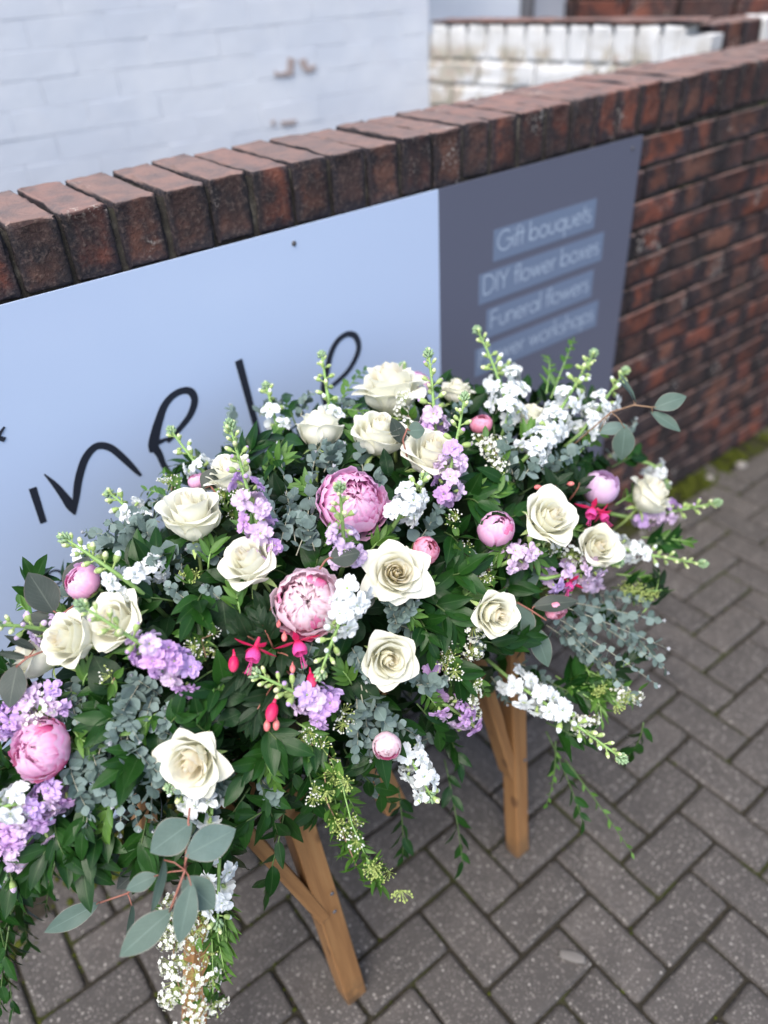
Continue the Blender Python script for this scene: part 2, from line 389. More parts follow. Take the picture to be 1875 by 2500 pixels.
spots = sorted(set((round(x, 4), round(y, 4), o) for x, y, o in spots), key=lambda s: (s[0]-.8)**2*.6 + (s[1]+.75)**2*1.6)
rest = MB()
for i, (x, y, ori) in enumerate(spots):
    if y > -.20 and not ori: pass
    z = -.025 + rnd.gauss(0, .0012)
    # ori 0: long side along x ; ori 1: long side along y
    Mx = Matrix.Translation((x+rnd.gauss(0, .0007), y+rnd.gauss(0, .0007), z)) @ Matrix.Rotation(rnd.gauss(0, .006), 4, 'Z') @ Matrix.Rotation(rnd.gauss(0, .008), 4, 'X') @ Matrix.Rotation(rnd.gauss(0, .006), 4, 'Y')
    if i < 298: inst('paver', pvar[(ori, rnd.randrange(4))], pave, Mx)
    else:
        d = (.0930, .1925, .05) if ori else (.1925, .0930, .05)
        rest.box(Mx.translation, d, Mx.to_3x3())
if rest.v:
    o = rest.build('far_pavers', M['paver'], pave, smooth=False); o['kind'] = 'stuff'

# moss along the wall foot, in joints
mo = MB(); rg = random.Random(3)
def mossblob(x, y, s, z=-.004):
    mo.ball((x, y, z), s*rg.uniform(.7, 1.4), s*rg.uniform(.7, 1.4), s*rg.uniform(.35, .7), nu=6, nv=4)
for k in range(4200):
    x = rg.uniform(-.5, 3.2); d = abs(rg.gauss(0, .07)); 
    if (math.sin(x*9)+math.sin(x*23+1)+.5*math.sin(x*61)) < rg.uniform(-1.6, 1.2): continue
    if x > 1.2 or rg.random() < .8: mossblob(x, -.006-d*(1.0 if x > 1.5 else 1.6), rg.uniform(.004, .011)*(1.0 if d < .08 else .6), .001 if d < .07 else -.004)
for k in range(1800):                     # joints, mostly bottom left and far right
    a = rg.randrange(-12, 30); b = rg.uniform(-2.2, 2.9)
    if rg.random() < .5: x, y = PU + .1*a, PV + .1*rg.randrange(-6, 9) + rg.uniform(-.05, .05)
    else: x, y = PU + .1*rg.randrange(-12, 24) + rg.uniform(-.05, .05), PV + .1*rg.randrange(-6, 9)
    keep = .9 if (x < .35 and y > -.75) else (.7 if x > 1.5 and y > -.55 else .10)
    if rg.random() < keep: mossblob(x+rg.gauss(0, .002), y+rg.gauss(0, .002), rg.uniform(.0022, .005), -.008)
tag(mo.build('moss', M['moss']), 'clumped green moss at the foot of the brick wall and in paver joints', 'moss', kind='stuff')
pb_ = [(2.02, -.13, .016), (1.86, -.10, .012), (2.18, -.16, .022), (1.95, -.22, .009), (2.45, -.09, .024), (2.3, -.06, .018)]
for k, (x, y, s) in enumerate(pb_):
    m_ = MB(); rr = random.Random(k); m_.ball((0, 0, 0), s, s*.75, s*.5, nu=8, nv=6)
    m_.v = [tuple(c*rr.uniform(.88, 1.12) for c in p) for p in m_.v]
    o = m_.build('pebble', M['pebble']); o.location = (x, y, s*.35); o.rotation_euler.z = rr.uniform(0, 3)
    tag(o, 'small pale stone in the moss strip at the foot of the brick wall', 'stone', 'pale stones lying in the moss')
ch = MB(); rr = random.Random(4); ch.ball((0, 0, 0), .028, .012, .003, nu=10, nv=6); ch.v = [tuple(c*rr.uniform(.8, 1.2) for c in p) for p in ch.v]
o = ch.build('paper_scrap', mat_plain('pale_scrap', (.15, .14, .13), .9)); o.location = (.66, -.845, .006); o.rotation_euler.z = 2.2
tag(o, 'pale grey scrap lying on the pavers beyond the front right leg of the stand', 'litter')

# ------------------------------------------------------------------ low brick wall
ZC, ZS, PB, X0, TH = 1.3288, 1.2245, .0803, .2531, .2203
wall = MB()
wall.box(((-1.2+4.2)/2, TH/2+.001, (ZC-.011)/2), (5.4, TH-.0105, ZC-.011))
wall = wall.build('brick_wall', M['mortar']); tag(wall, 'low weathered red brick wall with brick-on-edge coping behind the flowers', 'wall')
cop = []
for k in range(6):
    mb = MB(); rough_box(mb, (.0712, TH, .103), rnd, n=(3, 8, 4), bev=.0045, amp=.0010); cop.append(mb.mesh('coping_brick', M['brick']))
for i in range(-9, 40):
    x = X0 + (i+.5)*PB + rnd.gauss(0, .0012)
    o = inst('coping_brick', cop[rnd.randrange(6)], wall, Matrix.Translation((x, TH/2+max(-.003, min(.0025, rnd.gauss(-.0005, .0015))), ZC-.0515+rnd.gauss(0, .0016))) @ Matrix.Rotation(rnd.gauss(0, .006), 4, 'Z') @ Matrix.Rotation(rnd.gauss(0, .012), 4, 'Y'))
st, hd = [], []
for k in range(4):
    mb = MB(); rough_box(mb, (.2155, .03, .0665), rnd, n=(4, 1, 2), bev=.003, amp=.0009); st.append(mb.mesh('brick', M['brick']))
    mb = MB(); rough_box(mb, (.1035, .03, .0665), rnd, n=(2, 1, 2), bev=.003, amp=.0009); hd.append(mb.mesh('brick', M['brick']))
for r_ in range(16):
    z = ZS - .006 - .0375 - r_*.0763
    x = 1.36 + (.1675 if r_ % 2 else 0); k = 0
    while x < 3.55:
        L = .2245 if k % 2 == 0 else .1125
        if x + L > 1.55:
            inst('brick', (st if k % 2 == 0 else hd)[rnd.randrange(4)], wall, Matrix.Translation((x+L/2, .015-.001+rnd.gauss(0, .0014), z+rnd.gauss(0, .001))) @ Matrix.Rotation(rnd.gauss(0, .008), 4, 'Y'))
        x += L; k += 1

# ------------------------------------------------------------------ sign board on the wall
XS, XR, XL, ZB = 1.0643, 1.7099, -.73, .06
sign = empty('sign_board', Vector((XL, -.008, ZB)))
tag(sign, 'wide shop sign fixed to the brick wall, pale blue left part and slate right part', 'sign')
def wbox(x0, x1, y0, y1, z0, z1, name, mat, parent=sign):
    mb = MB(); mb.box(((x0+x1)/2, (y0+y1)/2, (z0+z1)/2), (x1-x0, y1-y0, z1-z0)); o = mb.build(name, mat, parent, smooth=False)
    if parent is not None: o.location = -parent.location
    return o
wbox(XL, XS, -.008, -.004, ZB, ZS, 'light_panel', M['sign_light'])
wbox(XS, XR, -.008, -.004, ZB, ZS, 'dark_panel', M['sign_dark'])
def ribbon(mb, pts, wid, y, closed=False):
    P = [Vector(p[:2]) for p in pts]; W_ = wid if isinstance(wid, (list, tuple)) else [wid]*len(P)
    # smooth (catmull-rom)
    L, Rr = [], []
    n = len(P)
    for i in range(n):
        if closed: t = (P[(i+1) % n]-P[i-1])
        else: t = P[min(i+1, n-1)]-P[max(i-1, 0)]
        t.normalize(); nn = Vector((-t.y, t.x)); L.append(P[i]+nn*W_[i]/2); Rr.append(P[i]-nn*W_[i]/2)
    vs_ = [(p.x, y, p.y) for p in L] + [(p.x, y, p.y) for p in Rr]
    m = n if closed else n-1
    mb.add(vs_, [(i, (i+1) % n, n+(i+1) % n, n+i) for i in range(m)])
def smooth(pts, wid, sub=6):
    P = [Vector((*p, w_)) for p, w_ in zip(pts, wid)]; out = []
    for i in range(len(P)-1):
        a, b, c, d = P[max(i-1, 0)], P[i], P[i+1], P[min(i+2, len(P)-1)]
        for k in range(sub):
            t = k/sub; out.append(.5*((2*b)+(c-a)*t+(2*a-5*b+4*c-d)*t*t+(3*b-a-3*c+d)*t**3))
    out.append(P[-1]); return [(p[0], p[1]) for p in out], [max(p[2], .001) for p in out]
big = [
 ([(.1635, .9234), (.1597, .8521)], [.012, .0105], 1),
 ([(.1881, .940), (.1987, .9125), (.2064, .8837), (.2109, .8632), (.212, .8439)], [.002, .009, .013, .015, .003], 6),
 ([(.212, .8439), (.2238, .8755), (.2382, .9087), (.2577, .939), (.2771, .9533), (.2923, .9522), (.3074, .9389), (.3223, .9112), (.3348, .8838), (.3422, .8673)], [.003, .011, .013, .013, .0125, .0125, .012, .0115, .009, .005], 6),
 ([(.405, .913), (.4341, .9301), (.4592, .9491), (.4731, .9724), (.4702, .9909), (.4566, .9986), (.4358, .9964), (.416, .9831), (.4007, .9611), (.3891, .9409), (.3780, .9172), (.3700, .905)], [.008, .010, .012, .013, .013, .012, .012, .013, .015, .017, .018, .004], 6),
 ([(.378, .916), (.3847, .8954), (.3883, .8677), (.3992, .8398), (.417, .824), (.4413, .8189), (.4676, .8211), (.4996, .8309), (.5183, .8387)], [.016, .012, .010, .009, .009, .009, .009, .008, .004], 6),
 ([(.3850, .919), (.4133, .9195)], [.010, .004], 1),
 ([(.5726, 1.0196), (.5846, .8781), (.590, .80)], [.0145, .012, .011], 4),
 ([(.7648, .8958), (.8015, .9108), (.8264, .9301), (.8425, .9567), (.8377, .9833), (.8184, .9954), (.7946, .9896), (.7753, .9694), (.7601, .9341), (.7486, .8969), (.753, .8479), (.775, .82)], [.009, .010, .011, .012, .012, .011, .011, .012, .013, .015, .011, .010], 6),
 ([(.1220, 1.047), (.1514, 1.0219)], [.004, .008], 1), ([(.1300, 1.020), (.1576, 1.043)], [.009, .003], 1),
 ([(.0816, .7541), (.0812, .7229)], [.0055, .0055], 1), ([(.0785, .7256), (.0999, .7256)], [.0055, .0055], 1),
]
for k, (pts, wid, sub) in enumerate(big):
    mb = MB()
    p2, w2 = smooth(pts, wid, sub) if sub > 1 else (pts, wid)
    ribbon(mb, p2, [q*1.08 for q in w2], -.0084-.00012*k); o = mb.build('letter_stroke', M['letter_dark'], sign, smooth=False); o.location = -sign.location
mb = MB(); ribbon(mb, [(.1435+.0135*math.cos(a*PI/12), .7372+.0155*math.sin(a*PI/12)) for a in range(24)], .0042, -.0086, True)
mb.build('letter', M['letter_dark'], sign, smooth=False).location = -sign.location
def arc(cx, cy_, r, a0, a1, n=12, ry=None): return [(cx+r*math.cos(math.radians(a0+(a1-a0)*k/n)), cy_+(ry or r)*math.sin(math.radians(a0+(a1-a0)*k/n))) for k in range(n+1)]
GL = {'G': (1.75, [arc(.8, .8, .8, 48, 360, 18)+[(.95, .8)]]), 'i': (.32, [[(.1, 0), (.1, 1)], [(.1, 1.36), (.1, 1.52)]]),
 'f': (.55, [[(.17, 0), (.17, 1.35)]+arc(.42, 1.38, .25, 180, 80, 5), [(-.05, 1), (.45, 1)]]), 't': (.5, [[(.18, 0), (.18, 1.5)], [(-.04, 1), (.42, 1)]]),
 'b': (1.2, [[(.05, 0), (.05, 1.72)], arc(.55, .5, .47, 0, 360, 16)]), 'o': (1.15, [arc(.5, .5, .48, 0, 360, 16)]),
 'u': (1.0, [[(.06, 1)]+arc(.42, .38, .36, 180, 360, 8)+[(.78, 1)]]), 'q': (1.2, [arc(.5, .5, .47, 0, 360, 16), [(1.0, 1), (1.0, -.65)]]),
 'e': (1.12, [[(.04, .52), (.95, .52)], arc(.5, .5, .47, 4, 318, 14)]), 's': (.68, [arc(.3, .76, .23, 50, 250, 7)+arc(.28, .26, .26, 75, -150, 8)]),
 'D': (1.45, [[(.08, 0), (.08, 1.6), (.4, 1.6)]+arc(.45, .8, .8, 85, -85, 12)+[(.08, 0)]]), 'I': (.4, [[(.12, 0), (.12, 1.6)]]), 'Y': (1.2, [[(0, 1.6), (.5, .75), (1, 1.6)], [(.5, .75), (.5, 0)]]),
 'l': (.32, [[(.1, 0), (.1, 1.72)]]), 'w': (1.4, [[(0, 1), (.33, .05), (.62, .95), (.92, .05), (1.24, 1)]]), 'r': (.62, [[(.08, 0), (.08, 1)], arc(.34, .68, .28, 170, 60, 5)]),
 'x': (.95, [[(.03, 1), (.75, 0)], [(.75, 1), (.03, 0)]]), 'F': (1.05, [[(.08, 0), (.08, 1.6), (.85, 1.6)], [(.08, .85), (.78, .85)]]),
 'n': (1.0, [[(.06, 0), (.06, 1)], arc(.42, .62, .36, 175, 0, 8)+[(.78, 0)]]), 'a': (1.2, [arc(.5, .5, .47, 0, 360, 16), [(1.0, 1), (1.0, 0)]]),
 'k': (.92, [[(.08, 0), (.08, 1.72)], [(.75, 1), (.1, .5), (.8, 0)]]), 'h': (1.0, [[(.06, 0), (.06, 1.72)], arc(.42, .62, .36, 175, 0, 8)+[(.78, 0)]]),
 'p': (1.2, [[(.05, 1), (.05, -.65)], arc(.55, .5, .47, 0, 360, 16)]), ' ': (.55, [])}
def sharp(sks):
    out = []
    for sk in sks:
        cur = [sk[0]]
        for i in range(1, len(sk)):
            cur.append(sk[i])
            if i < len(sk)-1:
                a = Vector(sk[i])-Vector(sk[i-1]); b_ = Vector(sk[i+1])-Vector(sk[i])
                if a.length > 1e-6 and b_.length > 1e-6 and a.angle(b_) > .7: out.append(cur); cur = [sk[i]]
        out.append(cur)
    return out
for k, (txt, xa, xb, zt) in enumerate([('Gift bouquets', 1.222, 1.561, 1.1105), ('DIY flower boxes', 1.180, 1.603, 1.0225), ('Funeral flowers', 1.206, 1.578, .9345), ('Flower workshops', 1.172, 1.611, .8465)]):
    wbox(xa, xb, -.0086, -.0081, zt-.070, zt, 'text_strip', M['strip'])
    tw = sum(GL[c][0] for c in txt); s = (xb-xa-.026)/tw; x = xa+.013; zb = zt-.070+.0205; mb = MB(); q = 0; hs = min(s*1.12, .0265)
    for c in txt:
        for sk in sharp(GL[c][1]):
            ribbon(mb, [(x+p[0]*s, zb+p[1]*hs) for p in sk], .0034, -.0089-.00004*(q % 6)); q += 1
        x += GL[c][0]*s
    mb.build('lettering', M['letter_white'], sign, smooth=False).location = -sign.location
for x, z in ((.7199, 1.1981), (1.675, 1.2005), (-.25, 1.198)):
    mb = MB(); mb.ball((x, -.009, z), .005, .002, .005, nu=10, nv=6); mb.build('screw', M['metal'], sign).location = -sign.location

# ------------------------------------------------------------------ white walls and brown wall behind
def wallframe(origin, az):
    ax = Vector((math.sin(az), math.cos(az), 0)); nrm = Vector((ax.y, -ax.x, 0))
    m = Matrix((ax, -nrm, Vector((0, 0, 1)))).transposed().to_4x4(); m.translation = origin; return m     # local x along wall, local -y faces out
corner = Vector((2.12, 1.245, 0))
w1 = empty('painted_house_wall', wallframe(corner, math.radians(99)))
tag(w1, 'white painted brick house wall filling the upper left background', 'wall')
mb = MB(); mb.box((-1.75, .11, 1.7), (3.5, .2, 3.4)); mb.build('wall_core', M['paint'], w1, smooth=False)
pw = []
for k in range(4):
    mb = MB(); rough_box(mb, (.2242, .03, .0746), rnd, n=(2, 1, 1), bev=.0016, amp=.0002); pw.append(mb.mesh('brick', M['paint'], smooth=False))
cnt = 0
for r_ in range(22):
    for c_ in range(13):
        z = .72+r_*.075
        inst('brick', pw[rnd.randrange(4)], w1, Matrix.Translation((-.115-c_*.2248-(.112 if r_ % 2 else 0),   .0143+rnd.gauss(0, .0005), z))); cnt += 1
for r_ in range(1, 22, 2): inst('half_brick', pw[r_ % 4], w1, Matrix.Translation((-.0585, .0143, .72+r_*.075)) @ Matrix.Diagonal((.50, 1, 1, 1)))
def chip(pts, parent, M4, mat, d=.0035):
    mb = MB(); n = len(pts); vs_ = [(p[0], -d, p[1]) for p in pts]+[(p[0], 0, p[1]) for p in pts]
    mb.add(vs_, [tuple(range(n))]+[(i, n+i, n+(i+1) % n, (i+1) % n) for i in range(n)])
    o = mb.build('bare_patch', mat, parent, smooth=False); o.matrix_local = M4
def onwall(px, py, Mw):
    d = (CF*FPX + CR*(px*1.1302-937.5) - CU*(py*1.1302-1250)); inv = Mw.inverted(); o = inv @ CAM_C; dd = inv.to_3x3() @ d
    t = (-.004-o.y)/dd.y; return o + dd*t
bare = mat_plain('bare_brick_patch', (.30, .24, .23), .9, (.42, .36, .34), 80)
W1M = wallframe(corner, math.radians(99))
for poly in ([(592, 152), (594, 165), (632, 163), (637, 128), (622, 122), (620, 152), (604, 158)], [(645, 130), (652, 148), (664, 158), (681, 150), (680, 138), (668, 146), (660, 126)], [(606, 262), (640, 258), (638, 268), (608, 271)], [(585, 262), (592, 258), (594, 270), (588, 272)]):
    pts = [onwall(x, y, W1M) for x, y in poly]
    c = pts[0]; chip([(p.x, p.z) for p in pts], w1, Matrix.Translation((0, -.003, 0)), bare)
w2 = empty('painted_garden_wall', wallframe(corner, math.radians(167)))
tag(w2, 'flaking white garden wall with upright coping bricks, stained green below', 'wall')
ZW = 1.398
mb = MB(); mb.box((.50, .055, ZW/2-.02), (1.02, .09, ZW-.04)); mb.build('wall_core', M['paint_old'], w2, smooth=False)
pc = []
for k in range(3):
    mb = MB(); rough_box(mb, (.068, .105, .104), rnd, n=(2, 3, 2), bev=.008, amp=.001); pc.append(mb.mesh('coping_brick', M['paint_old']))
for i in range(12): inst('coping_brick', pc[rnd.randrange(3)], w2, Matrix.Translation((.045+i*.0775, .051, ZW-.065)))
mb = MB(); rough_box(mb, (.96, .112, .007), rnd, n=(14, 2, 1), bev=.004, amp=.002); mb.build('cap', M['brick'], w2).matrix_local = Matrix.Translation((.49, .053, ZW-.005))
po = []
for k in range(3):
    mb = MB(); rough_box(mb, (.2195, .03, .069), rnd, n=(3, 1, 2), bev=.006, amp=.0016); po.append(mb.mesh('brick', M['paint_old']))
for r_ in range(9):
    for c_ in range(4):
        inst('brick', po[rnd.randrange(3)], w2, Matrix.Translation((.10+c_*.2245-(.112 if r_ % 2 else 0), .011+rnd.gauss(0, .002), ZW-.16-r_*.0752)))
W5 = wallframe(corner + Vector((math.sin(math.radians(167)), math.cos(math.radians(167)), 0))*.955 + Vector((.10, .02, 0)), math.radians(100))
w5 = empty('garden_wall_return', W5); tag(w5, 'short weathered wall return at the right edge, partly painted white, behind the coping', 'wall')
mb = MB(); mb.box((.55, .055, ZW/2-.03), (1.1, .09, ZW-.06)); mb.build('wall_core', M['mortar'], w5, smooth=False)
rc = [None, None]
for k in range(2):
    mb = MB(); rough_box(mb, (.068, .105, .104), rnd, n=(2, 3, 2), bev=.008, amp=.0015); rc[k] = mb.mesh('coping_brick', M['brick'] if k else M['paint_old'])
for i in range(13): inst('coping_brick', rc[0 if i == 3 else 1], w5, Matrix.Translation((.045+i*.0775, .051, ZW-.070)))
W3 = wallframe(corner + Vector((.62, .10, 0)), math.radians(167))
w3 = empty('rendered_outbuilding', W3); tag(w3, 'smooth white rendered wall end above the garden wall, left of the brown brick', 'wall')
pa = onwall(1131, 20, W3)
mb = MB(); mb.box((pa.x-.9, .3, 1.3), (1.8, .6, 2.6)); mb.build('render_face', M['paint'], w3, smooth=False)
mb = MB(); mb.tube([(pa.x+.02, -.01, 0), (pa.x+.02, -.01, 2.6)], .028, 12); mb.build('dark_upright', M['metal'], w3)  # dark upright tube along the edge of the rendered face
W4 = wallframe(corner + Vector((.95, .20, 0)), math.radians(167))
w4 = empty('brown_brick_building', W4); tag(w4, 'brown brick building wall at the top right corner behind the garden wall', 'wall')
mb = MB(); mb.box((pa.x+1.4, .12, 1.3), (3.4, .2, 2.6)); mb.build('wall_core', M['mortar'], w4, smooth=False)
bb = []
for k in range(3):
    mb = MB(); rough_box(mb, (.215, .03, .065), rnd, n=(2, 1, 1), bev=.004, amp=.001); bb.append(mb.mesh('brick', M['brick_brown']))
for r_ in range(13):
    for c_ in range(12):
        inst('brick', bb[rnd.randrange(3)], w4, Matrix.Translation((pa.x-.15+c_*.225-(.112 if r_ % 2 else 0), .011, .98+r_*.075)))

# ------------------------------------------------------------------ wooden stand
stand = empty('wooden_stand', Vector((.4, -.4, 0))); tag(stand, 'low wooden trestle stand with splayed legs under the flowers', 'stand')
def beam(a, b, wx, wy, name='leg', xh=(1, 0, 0)):
    a, b = Vector(a), Vector(b); L = (b-a).length; mb = MB(); rough_box(mb, (wx, wy, L), rnd, n=(1, 1, 6), bev=.003, amp=.0003)
    o = mb.build(name, M['wood'], stand, smooth=False); z = (b-a).normalized(); x = Vector(xh); x = (x-z*x.dot(z)).normalized(); y = z.cross(x)
    m = Matrix((x, y, z)).transposed().to_4x4(); m.translation = (a+b)/2 - stand.location; o.matrix_local = m; return o
beam((.290, -.618, -.0), (.272, -.545, .64), .043, .043)
beam((.742, -.618, -.0), (.755, -.545, .64), .036, .038)
beam((-.055, -.620, 0), (.150, -.530, .64), .030, .034)
beam((.275, -.10, 0), (.275, -.30, .68), .046, .046); beam((.735, -.10, 0), (.722, -.30, .68), .046, .046); beam((.10, -.10, 0), (.15, -.30, .62), .046, .046)
beam((.270, -.590, .28), (.175, -.55, .64), .022, .040, 'brace'); beam((.095, -.545, .46), (.25, -.50, .63), .022, .042, 'brace')
beam((.735, -.585, .25), (.655, -.55, .64), .022, .040, 'brace'); beam((.42, -.46, .66), (.462, -.560, .37), .045, .025, 'brace')
beam((.13, -.46, .655), (.92, -.46, .655), .045, .045, 'rail', (0, 1, 0)); beam((.13, -.30, .655), (.92, -.30, .655), .045, .045, 'rail', (0, 1, 0))

for x, y, z in ((.268, -.612, .30), (.272, -.606, .345), (.733, -.608, .30)):
    mb = MB(); mb.ball((x+.018, y-.002, z), .0042, .0022, .0042, nu=8, nv=5); mb.build('screw', M['metal'], stand).location = -stand.location
# ------------------------------------------------------------------ where flowers sit: the mound of the spray, in metres
EC = Vector((.540, -.330, .715)); ER = (.68, .335, .300); EA = -.08
ER3 = Matrix.Rotation(EA, 3, 'Y')
def ray(px, py):
    d = CF*FPX + CR*(px*1.1302-937.5) - CU*(py*1.1302-1250); return d.normalized()
def hitm(px, py, k=1.0):
    """distance along the view of the mound scaled by k, nearest approach when missed"""
    S = Matrix.Diagonal((1/(ER[0]*k), 1/(ER[1]*k), 1/(ER[2]*k))) @ ER3.transposed()
    d = S @ ray(px, py); o = S @ (CAM_C-EC); a, b, c = d.dot(d), d.dot(o), o.dot(o)-1; D = b*b-a*c
    return (-b-math.sqrt(D))/a if D > 0 else -b/a
def at(px, py, k=1.0, dt=0.0):
    t = hitm(px, py, k)+dt; return CAM_C + ray(px, py)*t
def att(px, py, t): return CAM_C + ray(px, py)*t
def outward(p):
    q = ER3.transposed() @ (p-EC); n = ER3 @ Vector((q.x/ER[0]**2, q.y/ER[1]**2, q.z/ER[2]**2)); return n.normalized()
def pxsize(px, py, w_, t): return w_*1.1302/FPX*t*ray(px, py).dot(CF)
def camdir(a, b, c): return (CR*a + CU*b - CF*c).normalized()
NICK = []          # (px, py, short name) of the blooms, used to describe greenery beside them

# ------------------------------------------------------------------ rose
def rose_petal(r0, H, Wd, opn, curl, side, spiral, rng, z0=-.55, n=10, m=9, pt=.10):
    a0 = rng.uniform(0, 9); am = rng.uniform(.010, .022); lean = rng.gauss(0, .03)
    def fn(u, v):
        a = u*2-1
        vv = v*(1-.20*abs(a)**2.6 + pt*(1-abs(a))**1.6*v)
        wv = Wd*(.30+.70*math.sin(min(v*1.5, 1)*PI/2))*(1-.12*max(0, v-.7)/.3)
        ph = a*wv
        r = r0*(.30+.70*math.sin(min(vv/.62, 1)*PI/2)) + opn*vv*vv
        z = z0 + H*vv
        t = max(0, (vv-.70)/.30); r += curl*t*t*1.1; z -= curl*.75*t**2.2
        s = max(0, (abs(a)-.52)/.48); r += side*s*s*min(1, vv*1.4); z -= side*.25*s*s*vv
        r += spiral*a + am*math.sin(5*a+7*v+a0)*v + lean*v
        z += .02*math.sin(4*a+a0)*v
        return (r*math.cos(ph), r*math.sin(ph), z)
    return fn
ROSES = []
for var, spec in enumerate([
    # (count, r0, H, W, open, curl, side, spiral, heart)
    [(3, .14, 1.60, 1.9, -.06, .00, 0, .05, 1), (3, .24, 1.52, 1.7, -.05, .01, 0, .07, 1), (3, .38, 1.48, 1.5, .03, .03, .0, .07, 0), (3, .54, 1.42, 1.35, .04, .07, .05, .06, 0), (4, .68, 1.30, 1.15, .06, .12, .10, .05, 0), (4, .80, 1.12, 1.0, .06, .16, .12, .02, 0)],
    [(3, .14, 1.44, 1.9, -.07, .0, 0, .04, 1), (4, .24, 1.42, 1.5, -.06, .02, 0, .07, 1), (4, .36, 1.38, 1.3, .0, .04, .02, .06, 0), (4, .49, 1.31, 1.2, .05, .08, .06, .05, 0), (4, .64, 1.16, 1.1, .10, .13, .10, .05, 0), (5, .76, .98, .95, .11, .15, .12, .02, 0)],
    [(4, .14, 1.32, 1.6, -.07, .0, 0, .05, 1), (5, .25, 1.31, 1.4, -.05, .03, .02, .07, 1), (5, .37, 1.27, 1.1, .02, .04, .04, .06, 1), (5, .49, 1.19, 1.0, .07, .09, .07, .05, 0), (5, .61, 1.02, .98, .15, .14, .10, .04, 0), (6, .72, .86, .88, .15, .18, .12, .02, 0)]]):
  for dup_ in range(3):
    rng = random.Random(var*31+5+dup_*7); parts = []; ph0 = rng.uniform(0, 6)
    for li, (c_, r_, H, Wd, op, cu, si, spr, heart) in enumerate(spec):
        ph0 += rng.uniform(.4, .9)
        for k in range(c_):
            mb = MB(); j = rng.uniform(.94, 1.06)
            mb.grid(rose_petal(r_*rng.uniform(.93, 1.07), H*j, Wd*rng.uniform(.92, 1.08), op*rng.uniform(.7, 1.3), cu*rng.uniform(.6, 1.5), si*rng.uniform(.3, 2.0), spr, rng, pt=.02+.022*li), 12, 10)
            parts.append((mb.mesh('petal', M['rose_heart'] if heart else M['rose']), ph0+k*2*PI/c_+rng.gauss(0, .08)))
    ROSES.append(parts)
sep = MB()
def leaf_fn(L, Wd, droop=.15, fold=.25, peak=.42, tipw=.02, wav=0.0, ph=0.0, twist=0.0):
    def fn(u, v):
        a = u*2-1
        wv = Wd/2*(math.sin(PI*min(1, max(0, v))**(math.log(.5)/math.log(peak)))**.85 + tipw*(1-v))
        x = L*v; y = a*wv; z = abs(y)*fold - droop*L*v*v + wav*wv*math.sin(9*v+ph)*abs(a)
        if twist: y, z = y*math.cos(twist*v)-z*math.sin(twist*v)*.2, z+y*math.sin(twist*v)
        return (x, y, z)
    return fn
for k in range(5):
    R = Matrix.Rotation(k*2*PI/5, 4, 'Z') @ Matrix.Translation((.12, 0, -.58)) @ Matrix.Rotation(-.2, 4, 'Y')
    sep.grid(leaf_fn(.7, .22, .5, .2), 2, 6, 0, R)
sep.ball((0, 0, -.62), .16, .16, .14)
sep.tube([(0, 0, -.68), (.05, 0, -1.4), (0, .1, -2.2)], [.07, .06, .06], 7)
SEP = sep.mesh('sepal_cup', M['calyx'])
def rose(px, py, w_, face, var, k, nick, label, dt=0.0):
    t = hitm(px, py, 1.0)+dt; s = pxsize(px, py, w_, t)/2*1.08
    p = att(px, py, t); z = camdir(*face)
    e = empty('rose', frame(p, z, rnd.uniform(0, 6.28), (s*rnd.uniform(.92, 1.04), s*rnd.uniform(.92, 1.04), s*rnd.uniform(.95, 1.22))))
    tag(e, label, 'rose', 'cream roses in the spray'); NICK.append((px, py, nick))
    for me, ph in ROSES[var*3+k]: inst('petal', me, e, Matrix.Rotation(ph, 4, 'Z'))
    inst('sepal_cup', SEP, e, Matrix())
    return e
